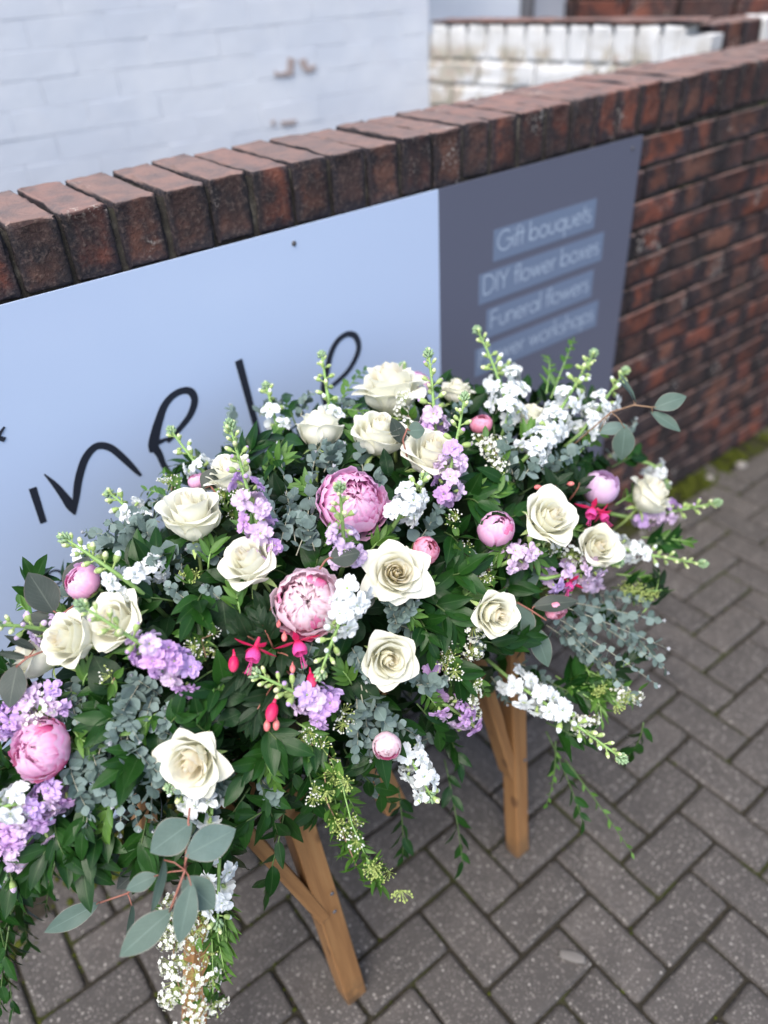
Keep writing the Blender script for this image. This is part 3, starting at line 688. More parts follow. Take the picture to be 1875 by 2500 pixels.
for a in [
 (844, 850, 128, (-.10, .93, .38), 2, 0, 'topmost cream rose', 'topmost wide open cream rose, in front of the sign, with outer petals folded out', 0),
 (690, 940, 88, (.05, 1, .15), 0, 0, 'upright cream rose bud by dark leaves', 'upright cream rose bud seen from the side beside dark green leaves, upper left of centre', 0),
 (814, 948, 104, (.25, .75, .55), 1, 0, 'second cream rose from the top', 'pointed cream rose directly below the topmost rose, left of a round grey leaf', 0),
 (930, 990, 112, (.15, .72, .7), 1, 1, 'full cream rose above lilac stock', 'full cream rose with swirling heart just above a lilac stock, right of centre top', 0),
 (505, 1035, 100, (-.4, .8, .45), 0, 1, 'cream rose behind the green stock stem', 'cream rose partly behind an upright green stock stem with lilac florets', 0),
 (415, 1128, 124, (-.05, .85, .55), 0, 1, 'big tulip shaped cream rose', 'big smooth half closed cream rose below the letter e of the sign', -.03),
 (545, 1222, 114, (-.3, .6, .7), 1, 2, 'cream rose left of the pale peony', 'cream rose with swirled heart to the upper left of the pale pink peony', -.02),
 (855, 1238, 118, (.08, .15, 1), 2, 2, 'star pointed cream rose', 'star pointed open cream rose facing the viewer beside a small pink peony bud', -.03),
 (838, 1422, 104, (.2, -.02, 1), 1, 0, 'round cream rose in dark foliage', 'round cream rose alone in the dark foliage at the centre of the spray', -.02),
 (420, 1642, 128, (-.15, -.2, 1), 2, 0, 'lowest cream rose', 'lowest cream rose, wide open with peach heart, above the stand leg', -.02),
 (256, 1344, 112, (-.3, .35, .85), 1, 1, 'cream rose under dark leaves', 'right one of three cream roses in a row at left, under dark leaves', -.02),
 (160, 1384, 108, (-.45, .25, .85), 1, 0, 'middle rose of the left row', 'middle one of three cream roses in a row at the left', -.04),
 (92, 1422, 92, (-.85, .4, .35), 0, 2, 'leftmost cream rose', 'leftmost cream rose, side view, against the pale sign', .0),
 (1183, 1122, 106, (.25, .35, .85), 1, 2, 'cream rose above white spirea', 'cream rose behind a thin green stock stem, above a white spirea cluster', -.05),
 (1285, 1183, 84, (.15, .2, .9), 0, 2, 'cream rose with fuchsia in front', 'cream rose with a hot pink fuchsia hanging in front of it', -.05),
 (1395, 1078, 84, (.5, .65, .45), 0, 0, 'rightmost cream rose', 'rightmost cream rose, above lilac florets and in front of the mossy ground', -.05),
 (1065, 1322, 94, (.3, -.1, .95), 1, 0, 'cream rose between grey leaves', 'narrow cream rose between big grey eucalyptus leaves, right of centre', -.06),
 (1142, 908, 58, (.2, .8, .5), 0, 1, 'small blurred cream rose', 'small blurred cream rose bud behind pale stock florets at the upper right', .04),
 (985, 852, 66, (.1, .9, .35), 1, 1, 'rearmost cream rose', 'cream rose at the back edge, just left of the tall green stock tip', .05),
]: rose(*a)

# ------------------------------------------------------------------ peony
def peony_petal(r0, H, Wd, opn, jag, crump, rng, z0=-.75, close=0.0):
    a0, b0 = rng.uniform(0, 9), rng.uniform(0, 9)
    def fn(u, v):
        a = u*2-1
        top = 1-.18*abs(a)**2.2 + jag*(math.sin(a*9+a0)*.5+math.sin(a*17+b0)*.5) - .07*math.exp(-(a/.15)**2)
        vv = v*top; th = vv*H                       # wraps over a ball
        rr_ = r0*(1+opn*vv*vv) + crump*(math.sin(6*a+a0+3*v)*.5+math.sin(11*a+b0)*.5*v)*v
        ph = a*Wd*(.35+.65*math.sin(min(1, v*1.35)*PI/2))
        el = -PI/2+.25+th
        r = rr_*math.cos(el) ; z = rr_*math.sin(el)*.95
        if el > PI/2-.1: r = abs(r)
        k = 1.0/(1+.0*v)
        return (max(r, .01)*math.cos(ph*k), max(r, .01)*math.sin(ph*k), z+.0)
    return fn
def make_peony(kind, matmain, mathot, seed):
    rng = random.Random(seed); parts = []
    if kind == 'bud': layers = [(4, .30, 2.8, 1.1, 0, .03, .03, 0), (5, .60, 2.78, .95, 0, .03, .03, 0), (6, .77, 2.65, .8, 0, .04, .03, 0), (6, .90, 2.4, .72, 0, .05, .03, 1), (5, .99, 1.9, .75, .03, .06, .03, 0)]
    else: layers = [(6, .25, 2.8, .7, .05, .06, .06, 0), (8, .45, 2.75, .6, .05, .07, .07, 0), (10, .60, 2.6, .55, .06, .07, .065, 0), (11, .74, 2.4, .50, .07, .08, .06, 0), (11, .84, 2.15, .48, .07, .07, .055, 1 if kind == 'mix' else 0), (9, .92, 1.85, .55, .14, .07, .06, 0), (7, .97, 1.5, .66, .16, .07, .06, 1 if kind == 'mix' else 0)]
    for li, (c_, r_, H, Wd, op, jag, cr, hot) in enumerate(layers):
        p0 = rng.uniform(0, 6)
        for k in range(c_):
            mb = MB(); mb.grid(peony_petal(r_*rng.uniform(.94, 1.05), H*rng.uniform(.88, 1.08), Wd*rng.uniform(.85, 1.25), op*rng.uniform(-.5, 1.6), jag, cr, rng), 10, 8)
            h = hot and rng.random() < .3
            parts.append((mb.mesh('petal', mathot if h else matmain), p0+k*2*PI/c_+rng.gauss(0, .12)))
    return parts
PEO = {'pink': make_peony('open', M['peony'], M['peony_hot'], 1), 'pale': make_peony('mix', M['peony_pale'], M['peony_hot'], 2), 'mix': make_peony('mix', M['peony'], M['peony_hot'], 3),
       'budpink': make_peony('bud', M['peony'], M['peony_hot'], 4), 'budpale': make_peony('bud', M['peony_pale'], M['peony_hot'], 8), 'budlilac': make_peony('bud', M['peony_lilac'], M['peony_lilac'], 5), 'budcoral': make_peony('bud', M['peony_coral'], M['peony_hot'], 6)}
cx_ = MB()
for k in range(4):
    def fn(u, v, k=k):
        a = u*2-1; el = -PI/2+v*(1.15 if k % 2 else .9); ph = a*.75*(.3+.7*math.sin(min(1, v*1.5)*PI/2))*(1-.5*v*v); r = 1.05*math.cos(el); return (r*math.cos(ph), r*math.sin(ph), 1.03*math.sin(el))
    cx_.grid(fn, 6, 5, 0, Matrix.Rotation(k*PI/2+.3, 4, 'Z'))
cx_.tube([(0, 0, -.98), (.06, 0, -2.0)], [.10, .09], 7)
CALY = cx_.mesh('calyx', M['calyx'])
TL = {'pin': .13, 'pal': .13, 'mix': .13, 'bud': .055}
def peony(px, py, w_, face, kind, nick, label, dt=0.0, squash=1.0):
    t = hitm(px, py, 1.0)+dt; s = pxsize(px, py, w_, t)/2*1.06
    e = empty('peony', frame(att(px, py, t), camdir(*face), rnd.uniform(0, 6.28), (s, s, s*squash)))
    tag(e, label, 'peony', 'pink peonies in the spray'); NICK.append((px, py, nick))
    for me, ph in PEO[kind]: inst('petal', me, e, Matrix.Rotation(rnd.gauss(0, TL[kind[:3]]), 4, 'X') @ Matrix.Rotation(rnd.gauss(0, TL[kind[:3]]), 4, 'Y') @ Matrix.Rotation(ph, 4, 'Z'))
    inst('calyx', CALY, e, Matrix())
for a in [
 (762, 1084, 138, (.25, .30, .9), 'pink', 'large pink peony', 'large ruffled mid pink peony, highest of the big peonies', -.02),
 (665, 1300, 136, (.05, .25, .95), 'pale', 'pale pink peony', 'large ruffled pale pink peony with magenta edges at the centre', -.03),
 (86, 1618, 122, (-.35, .25, .85), 'mix', 'magenta edged peony', 'pink and magenta peony with green outer petals at the lower left', -.02),
 (178, 1256, 74, (-.5, .45, .7), 'budpink', 'pink peony bud at left', 'plump pink peony bud between grey leaves and white florets at the left', -.06),
 (920, 1188, 58, (.4, .4, .8), 'budcoral', 'small pink peony bud', 'small round pink peony bud touching the star pointed cream rose', -.03),
 (1072, 1142, 76, (.05, .55, .8), 'budpink', 'round pink peony bud', 'round bright pink peony bud to the left of the thin green stock stem', -.02, 1.1),
 (1297, 1052, 72, (.1, .75, .6), 'budlilac', 'pale lilac peony bud', 'pale lilac pink peony bud above the hot pink fuchsias at right', 0, 1.1),
 (1040, 916, 46, (-.1, .8, .5), 'budcoral', 'coral peony bud', 'small coral pink peony bud above the white spirea cluster', 0),
 (900, 828, 60, (.3, .9, .3), 'budpink', 'topmost pink peony', 'pink peony half hidden behind the topmost cream rose', .03),
 (1200, 1318, 46, (.25, -.6, .7), 'budcoral', 'drooping pink peony bud', 'small drooping pink peony bud under a narrow grey leaf, right of centre', -.05),
 (836, 1612, 58, (.0, -.3, .9), 'budpale', 'lowest pink peony', 'dusky pink peony peeking out beside white florets at the bottom centre', -.05),
 (425, 1040, 36, (-.2, .8, .5), 'budpink', 'tiny pink peony bud by the sign', 'tiny pink peony bud at the rear left in front of the sign lettering', .02),
]: peony(*a)

# ------------------------------------------------------------------ stock stems
def make_floret(mat, seed):
    rng = random.Random(seed); mb = MB()
    for ring, (c_, L, Wd, el) in enumerate(((5, .0150, .0140, .15), (4, .0115, .0115, .62), (3, .0075, .008, 1.05))):
        p0 = rng.uniform(0, 6)
        for k in range(c_):
            e_ = el+rng.gauss(0, .12); LL = L*rng.uniform(.85, 1.1); WW = Wd*rng.uniform(.85, 1.1); q0 = rng.uniform(0, 6)
            def fn(u, v, e_=e_, LL=LL, WW=WW, q0=q0):
                a = u*2-1; wv = WW/2*(.22+.78*math.sin(min(1, v*1.15)*PI/2*1.0))*math.sqrt(max(0.06, 1-max(0, v-.55)**2/.24))
                vv = v*(1-.10*math.exp(-(a/.3)**2)*v)
                x = LL*vv; z = .0022*math.sin(4*a+q0)*v + .0025*v*v*math.sin(q0) - .004*max(0, v-.6)/.4*abs(math.cos(q0))
                ca, sa = math.cos(e_), math.sin(e_); return (x*ca - z*sa, a*wv, x*sa + z*ca)
            mb.grid(fn, 4, 5, 0, Matrix.Rotation(p0+k*2*PI/c_+rng.gauss(0, .15), 4, 'Z'))
    mb.ball((0, 0, -.0035), .0024, .0024, .0052, nu=7, nv=5, mi=1)
    mb.ball((0, 0, .0015), .0016, .0016, .0016, nu=5, nv=4, mi=1)
    return mb.mesh('floret', [mat, M['calyx']])
FL = {k: [make_floret(M[k], 10*i+j) for j in range(5)] for i, k in enumerate(('lilac', 'lilac_pale', 'white'))}
def make_bud(mat, seed, op):
    mb = MB(); mb.ball((0, 0, .004), .0034, .0034, .0062, nu=8, nv=7, mi=0, split=op, mi2=1); mb.tube([(0, 0, -.008), (0, 0, -.001)], [.0009, .0012], 5, mi=0)
    return mb.mesh('bud', [M['calyx'], mat])
BUD = {'lilac': [make_bud(M['lilac'], 1, .62), make_bud(M['budcream'], 2, .5)], 'lilac_pale': [make_bud(M['lilac_pale'], 1, .55), make_bud(M['budcream'], 2, .5)], 'white': [make_bud(M['white'], 1, .5), make_bud(M['budcream'], 2, .45)]}
def tipmesh(seed):
    rng = random.Random(seed); mb = MB()
    for k in range(22):
        f = k/22; a = k*2.4; r = .0075*math.sin(PI*min(1, .25+f*.75)); z = f*.016
        d = Vector((math.cos(a)*r, math.sin(a)*r, z)); Mx = frame((0, 0, 0), (math.cos(a)*.7, math.sin(a)*.7, .8)).to_3x3()
        mb.ball(d, .0022, .0022, .0042, Mx, 6, 5)
    return mb.mesh('tip_cluster', M['tipgreen'])
TIPS = [tipmesh(1), tipmesh(2)]
def stock(b, tip, colr, nf, nb, nick, label, fl=.55, dt=0.0, dtip=None, bend=.02, size=1.0, k=1.0, addnick=True):
    """b, tip: base and tip of the flowering spike"""
    tb = hitm(b[0], b[1], k)+dt; P0 = att(b[0], b[1], tb); tt = tb + (dtip if dtip is not None else (hitm(tip[0], tip[1], k)-hitm(b[0], b[1], k))*.6)
    P2 = att(tip[0], tip[1], tt); L = (P2-P0).length
    mid = (P0+P2)/2 + (CU*.3 - CF*.6 + outward(P0)*.5).normalized()*bend
    rng = random.Random(int(b[0]*7+b[1])); e = empty('stock_stem', P0); 
    tag(e, label, 'stock flower', {'w': 'white stock stems', 'l': 'lilac stock stems'}['w' if colr == 'white' else 'l'])
    if addnick: NICK.append((b[0]+(tip[0]-b[0])*.25, b[1]+(tip[1]-b[1])*.25, nick))
    inner = P0 - outward(P0)*.065 + (P0-mid).normalized()*.02
    mb = MB(); pts = [inner-P0]+[bez(P0, mid, P2, j/9)-P0 for j in range(10)]
    mb.tube(pts, [.0033]+[.0033-.0018*j/9 for j in range(10)], 7); mb.build('stem', M['stem'], e)
    cols = ['lilac', 'lilac_pale'] if colr == 'lilac' else ([colr])
    nf = max(1, int(nf*.85)); N = nf+nb
    for i in range(N):
        if i < nf: s = -.06 + (fl+.06)*(i+.3)/nf
        else: s = fl + (.97-fl)*((i-nf+.5)/max(1, nb))
        s = max(-.2, s); p = bez(P0, mid, P2, max(0, s)) if s > 0 else P0+(P0-mid)*(-s)
        T = (bez(P0, mid, P2, min(1, s+.05))-bez(P0, mid, P2, max(0, s-.05))).normalized()
        az = i*2.39996+rng.gauss(0, .25); A = T.orthogonal().normalized(); B = T.cross(A); rad = A*math.cos(az)+B*math.sin(az)
        if i < nf:
            out = (rad + T*.30*rng.uniform(.4, 1.4) - CF*.12).normalized(); rr_ = (.0190-.005*max(0, s))*size*rng.uniform(.8, 1.1)
            m4 = frame(p+out*rr_-P0, (out + T*.15 - CF*.25).normalized(), rng.uniform(0, 6), size*rng.uniform(.92, 1.2))
            inst('floret', FL[cols[rng.randrange(len(cols))] if i > 1 else cols[0]][rng.randrange(5)], e, m4)
        else:
            f = (i-nf)/max(1, nb); out = (rad+T*(.35+.9*f)).normalized(); sc = size*(1.25-.65*f)*rng.uniform(.9, 1.15)
            m4 = frame(p+out*.0095*sc-P0, out, 0, sc)
            inst('bud', BUD[cols[0]][0 if rng.random() > f*1.3 else 1], e, m4)
    T = (P2-bez(P0, mid, P2, .9)).normalized()
    inst('tip_cluster', TIPS[rng.randrange(2)], e, frame(P2-T*.008-P0, T, 0, size*.85))
    return e
ST = [
 # lilac
 ((400, 1455), (172, 1305), 'lilac', 20, 13, 'lilac stock below the left roses', 'lilac stock with long green tip running up left over the cream roses', dict(fl=.42, bend=.03, dt=-.02, dtip=-.05)),
 ((575, 1200), (495, 915), 'lilac', 15, 15, 'upright lilac stock', 'lilac stock with tall upright green tip in front of a cream rose, upper left', dict(fl=.55, dt=-.01, dtip=-.04)),
 ((705, 1528), (545, 1452), 'lilac', 14, 14, 'lilac stock by the fuchsias', 'lilac stock whose grey green tip crosses the red fuchsia below the centre', dict(fl=.36, dt=-.02, dtip=-.04)),
 ((960, 1075), (1004, 855), 'lilac', 12, 13, 'lilac stock under the full rose', 'lilac stock under the full cream rose, its tip rising past the spirea', dict(fl=.45, dtip=.03)),
 ((130, 1500), (-20, 1580), 'lilac', 20, 6, 'lilac stock above the magenta peony', 'lilac stock just above the magenta edged peony at the left edge', dict(fl=.9)),
 ((130, 1700), (-20, 1850), 'lilac', 26, 8, 'lilac stock below the magenta peony', 'lilac stock drooping below the magenta edged peony at the lower left', dict(fl=.85, size=1.05)),
 ((80, 1790), (20, 1890), 'lilac_pale', 12, 3, 'pale lilac florets at the lower left edge', 'pale lilac stock hanging lowest at the left edge', dict(fl=.9)),
 ((950, 1515), (1015, 1560), 'lilac', 14, 2, 'lilac stock at the lower right of centre', 'lilac stock hanging just above the paving between the two stand legs', dict(fl=.95)),
 ((1375, 1120), (1553, 1085), 'lilac', 14, 12, 'lilac stock at the right edge', 'lilac stock below the rightmost rose, its green tip curling up over paving', dict(fl=.55, bend=-.03, dtip=.02)),
 ((1085, 1220), (1150, 1185), 'lilac_pale', 10, 4, 'pale lilac stock above the narrow rose', 'pale lilac stock right below the round pink peony bud', dict(fl=.8)),
 ((1180, 1250), (1340, 1215), 'lilac', 12, 7, 'lilac stock right of the pale grey leaf', 'lilac stock pointing right from behind the big pale eucalyptus leaf', dict(fl=.6)),
 ((745, 1210), (733, 1050), 'lilac_pale', 9, 13, 'lilac stock under the large pink peony', 'pale lilac stock with a green tip standing in front of the large pink peony', dict(fl=.38, dt=-.02, dtip=-.09)),
 ((120, 1365), (-15, 1352), 'lilac_pale', 3, 13, 'budded stock at the left edge', 'stock spike of pale lilac buds pointing left past the leftmost rose', dict(fl=.2, dt=-.03, dtip=-.04)),
 ((560, 1110), (575, 1090), 'lilac', 4, 1, 'few lilac florets', 'few lilac florets between the upright lilac stock and small grey leaves', dict(fl=.9)),
 ((940, 935), (925, 760), 'lilac', 6, 14, 'tall budded stock by the topmost rose', 'lilac stock with tall light green tip right of the topmost cream rose', dict(fl=.22, dtip=.02)),
 ((930, 1450), (945, 1430), 'lilac', 4, 0, 'dark lilac florets', 'few deep lilac florets in shade right of the round cream rose', dict(fl=.9, k=.93)),
 ((1275, 1245), (1230, 1262), 'lilac_pale', 6, 2, 'pink lilac florets by the spirea', 'small pink lilac florets under the rose with the fuchsia', dict(fl=.9)),
 # white
 ((860, 1120), (918, 1030), 'white', 13, 8, 'white stock by the large pink peony', 'white stock touching the right side of the large pink peony', dict(fl=.55, dt=-.03)),
 ((1105, 1470), (1345, 1640), 'white', 16, 18, 'white stock trailing to the lower right', 'white stock at the lower right, its long green tip trailing over the paving', dict(fl=.42, bend=.02, dt=-.03, dtip=.0, size=1.1)),
 ((870, 1610), (932, 1725), 'white', 14, 5, 'white stock at the bottom centre', 'white stock hanging at the bottom centre beside the dusky pink peony', dict(fl=.8, dtip=.0)),
 ((760, 1275), (690, 1460), 'white', 11, 13, 'white stock by the pale peony', 'white stock on the right side of the pale pink peony with tip hanging down', dict(fl=.45, dt=-.05, dtip=-.02)),
 ((1100, 895), (1030, 712), 'white', 12, 15, 'tall white stock before the dark panel', 'tallest white stock with green tip in front of the slate sign panel', dict(fl=.35, size=1.1)),
 ((1185, 930), (1283, 762), 'white', 14, 15, 'white stock leaning right', 'white stock leaning right with green tip in front of the sign edge', dict(fl=.45, size=1.1)),
 ((1255, 935), (1352, 800), 'white', 12, 10, 'white stock near the far grey leaves', 'white stock leaning far right beside long eucalyptus leaves, against the brick wall', dict(fl=.5, size=1.1)),
 ((1140, 985), (1190, 930), 'white', 16, 2, 'broad white florets', 'broad cluster of pale white florets above the grey leaves at the upper right', dict(fl=.9, size=1.1)),
 ((1320, 1180), (1522, 1218), 'white', 14, 15, 'white stock at the far right', 'white stock at the far right, its green tip pointing right over the paving', dict(fl=.4, bend=-.02)),
 ((455, 1760), (366, 1700), 'white', 10, 12, 'white stock under the lowest rose', 'white stock under the lowest rose with tip curled back to the left', dict(fl=.5, bend=-.05, dt=-.03)),
 ((60, 1730), (0, 1745), 'white', 9, 5, 'white florets at the left edge', 'white stock florets at the left edge among lilac ones', dict(fl=.8, dt=-.02)),
 ((475, 1830), (470, 2000), 'white', 9, 4, 'hanging white stock', 'white stock hanging down behind dark leaves at the bottom left', dict(fl=.85, dt=.0, dtip=.03, bend=0)),
 ((300, 1275), (135, 1160), 'white', 7, 14, 'white stock above the pink bud', 'white stock with green tip running up left above the pink bud', dict(fl=.30, dt=-.02, dtip=.0)),
 ((715, 905), (695, 765), 'white', 3, 14, 'budded stock in front of the sign', 'light green budded stock left of the topmost rose, in front of the sign', dict(fl=.15)),
 ((600, 925), (575, 832), 'white', 4, 8, 'white stock at the rear left', 'blurred white stock with short green tip below the letter l', dict(fl=.3, dt=.03)),
 ((450, 1030), (368, 928), 'white', 6, 9, 'white stock below the letter e', 'blurred white stock with bent green tip below the letter e', dict(fl=.4, dt=.03, bend=-.02)),
 ((310, 1130), (235, 1065), 'white', 5, 9, 'white stock behind the tulip shaped rose', 'blurred white stock tip at the rear left near the letter n', dict(fl=.4, dt=.05)),
 ((890, 850), (870, 790), 'white', 2, 6, 'short green stock tip', 'short blurred stock tip just above the topmost cream rose', dict(fl=.2, dt=.05)),
 ((1110, 850), (1090, 795), 'white', 5, 3, 'white florets by the slate panel', 'small white florets standing right of the tallest white stock', dict(fl=.8, dt=.02)),
 ((1400, 1000), (1440, 1050), 'white', 4, 5, 'white florets behind the rightmost rose', 'small white florets behind the rightmost cream rose', dict(fl=.6, dt=.10)),
 ((215, 1215), (185, 1200), 'white', 5, 1, 'white florets in the left foliage', 'few white florets in shade just above the pink peony bud at left', dict(fl=.9, k=.97)),
 ((330, 1240), (350, 1225), 'white', 6, 0, 'white florets behind dark leaves', 'few white florets behind the dark leaves above the left roses', dict(fl=.9, k=.97)),
]
for b, tp, c_, nf, nb, nick, lab, kw in ST: stock(b, tp, c_, nf, nb, nick, lab, **kw)

# ------------------------------------------------------------------ fuchsias
fs_ = MB(); fs_.tube([(0, 0, .012), (0, 0, .004), (0, 0, 0)], [.0018, .003, .0035], 7)
for k in range(4): fs_.grid(leaf_fn(.024, .008, -.35, .3), 2, 6, 0, Matrix.Rotation(k*PI/2, 4, 'Z') @ Matrix.Translation((.002, 0, 0)) @ Matrix.Rotation(.35, 4, 'Y'))
FSEP = fs_.mesh('sepals', M['fuchsia'])
fc = MB()
for k in range(4):
    def fn(u, v, k=k):
        a = u*2-1; r = .003+.0055*math.sin(v*2.1); ph = a*.95; return (r*math.cos(ph), r*math.sin(ph), -.016*v*(1-.1*a*a))
    fc.grid(fn, 4, 4, 0, Matrix.Rotation(k*PI/2+.4, 4, 'Z'))
FCOR = fc.mesh('corolla', M['fuchsia_pink'])
fst = MB()
for k in range(5): fst.tube([(0, 0, 0), (.001*math.cos(k*1.3), .001*math.sin(k*1.3), -.015), (.003*math.cos(k*1.3), .003*math.sin(k*1.3), -.030)], .00035, 4); fst.ball((.003*math.cos(k*1.3), .003*math.sin(k*1.3), -.031), .0009, nu=5, nv=4)
FSTA = fst.mesh('stamens', M['fuchsia_pink'])
fb = MB(); fb.ball((0, 0, -.004), .0052, .0052, .0080, nu=9, nv=8); fb.tube([(0, 0, .002), (0, 0, .006), (.001, 0, .010)], [.0024, .0014, .0006], 5); FBUD = fb.mesh('closed_bloom', M['fuchsia']); FBUDS = fb.mesh('closed_bloom', M['fuchbud'])
def fuchsia(px, py, face, opened, sc, label, t_=None, dt=-.03):
    t = hitm(px, py, 1.0)+dt; e = empty('fuchsia', frame(att(px, py, t), -camdir(*face), rnd.uniform(0, 6), sc*(.85 if opened else .74)))
    tag(e, label, 'fuchsia', 'hot pink fuchsias')
    if opened: inst('sepals', FSEP, e, Matrix()); inst('corolla', FCOR, e, Matrix()); inst('stamens', FSTA, e, Matrix())
    else: inst('closed_bloom', FBUD if sc > 1.2 else FBUDS, e, Matrix.Diagonal((1.3, 1.3, 1.3, 1)))
    return e
for a in [
 (553, 1398, (-.2, -.8, .5), 1, 1.35, 'open hot pink fuchsia with spread sepals, left of the pale peony base'),
 (642, 1385, (.3, -.8, .5), 1, 1.35, 'open hot pink fuchsia directly under the pale pink peony with long stamens'),
 (505, 1425, (0, -1, .3), 0, 1.35, 'plump closed hot pink fuchsia, leftmost of the group below the peony'),
 (672, 1462, (.2, -.8, .5), 0, 1.3, 'dark crimson fuchsia below the open ones, above the lilac stock'),
 (590, 1528, (-.2, -.9, .4), 0, 1.6, 'crimson fuchsia behind the grey green stock tip'),
 (577, 1562, (0, -1, .3), 0, .9, 'small pale pink fuchsia bud, left of the pair hanging lowest'),
 (597, 1560, (0, -1, .3), 0, .9, 'small pale pink fuchsia bud, right of the pair hanging lowest'),
 (602, 1345, (0, -1, .6), 0, .6, 'tiny red fuchsia bud on the left under the pale peony'),
 (614, 1372, (.1, -1, .6), 0, .75, 'small coral fuchsia bud between the two open fuchsias'),
 (632, 1440, (.1, -1, .6), 0, .75, 'small coral fuchsia bud below the open fuchsia with long stamens'),
 (1280, 1098, (-.3, -.7, .5), 1, 1.3, 'hot pink fuchsia under the pale lilac peony bud'),
 (1298, 1108, (.4, -.7, .5), 1, 1.1, 'pink fuchsia with long stamens right under the pale lilac peony bud'),
 (1305, 1202, (.5, -.7, .5), 0, 1.6, 'bright hot pink fuchsia hanging in front of a cream rose'),
 (1232, 1256, (-.3, -.7, .5), 1, 1.1, 'pink and red fuchsia between lilac florets, right of the pale leaf'),
 (1165, 1052, (-1, -.1, .4), 0, .8, 'small coral fuchsia bud above the thin stock stem, left one'),
 (1228, 1045, (1, 0, .4), 0, .8, 'small coral fuchsia bud above the thin stock stem, right one'),
 (440, 1095, (.2, -.8, .5), 0, .0001 + 1.0, 'small pink fuchsia bud at the rear left beside the big half closed rose'),
]: fuchsia(*a)

# ------------------------------------------------------------------ greenery builders
def leafmesh(L, Wd, mat, seed, **kw):
    rng = random.Random(seed); mb = MB(); mb.grid(leaf_fn(L, Wd, ph=rng.uniform(0, 6), **kw), 4, 8); return mb.mesh('leaf', mat)
RUS = [leafmesh(.057, .024, M['ruscus'], k, droop=.1+.12*(k % 3), fold=.22, peak=.40, wav=.12, twist=(k-2)*.25) for k in range(5)]
RUSB = leafmesh(.050, .026, M['ruscus'], 33, droop=.3, fold=.2, peak=.42, wav=.3)
DRK = [leafmesh(.050, .030, M['darkleaf'], k, droop=.2, fold=.15, peak=.45, wav=.25) for k in range(3)]
FUL = [leafmesh(.042, .017, M['fuchleaf'], k, droop=.2, fold=.3, peak=.42, wav=.2) for k in range(3)]
SPL = [leafmesh(.024, .010, M['spirleaf'], k, droop=.15, fold=.3, peak=.45, wav=.1) for k in range(3)]
FRN = [leafmesh(.034, .010, M['spirleaf'], k+9, droop=.1, fold=.3, peak=.40) for k in range(3)]
def roundleaf(L, Wd, mat, seed, peak=.52, droop=.12, twist=0):
    rng = random.Random(seed); mb = MB(); mb.grid(leaf_fn(L, Wd, droop=droop, fold=.08, peak=peak, ph=rng.uniform(0, 6), wav=.06, twist=twist), 6, 10); return mb.mesh('leaf', mat)
EUS = [roundleaf(.0200, .0180, M['euc'], k, droop=.15) for k in range(4)]
EUB = {'pale': [roundleaf(.066, .040, M['eucpale'], k, droop=.10+.1*k, peak=.5, twist=(k-1)*.3) for k in range(3)], 'dark': [roundleaf(.062, .040, M['eucdark'], k, droop=.12, peak=.48, twist=(k-1)*.2) for k in range(3)],
       'narrow': [roundleaf(.072, .026, M['eucpale'], k, droop=.2, peak=.45, twist=(k-1)*.4) for k in range(3)]}
USED = set(); FOL = []
DIRS = ['right of', 'upper right of', 'above', 'upper left of', 'left of', 'lower left of', 'below', 'lower right of']
def where(px, py):
    """the nearest bloom and the side of it"""
    c_ = sorted(NICK, key=lambda q: (q[0]-px)**2+(q[1]-py)**2)[:7]
    for q in c_:
        k = int(round(math.atan2(-(py-q[1]), px-q[0])/(PI/4))) % 8; s = f'{DIRS[k]} the {q[2]}'; yield s
def name_it(px, py, what, cat, extra=('', 'short ', 'slender ', 'leafy ', 'curved ', 'narrow ')):
    for ex in extra:
        for wv in where(px, py):
            l = f'{ex}{what} {wv}'
            if l not in USED and len(l.split()) <= 16: USED.add(l); return l
    USED.add(what); return what
def stemcurve(P0, P2, bend, sag=0): return (P0+P2)/2 + bend + Vector((0, 0, -sag))
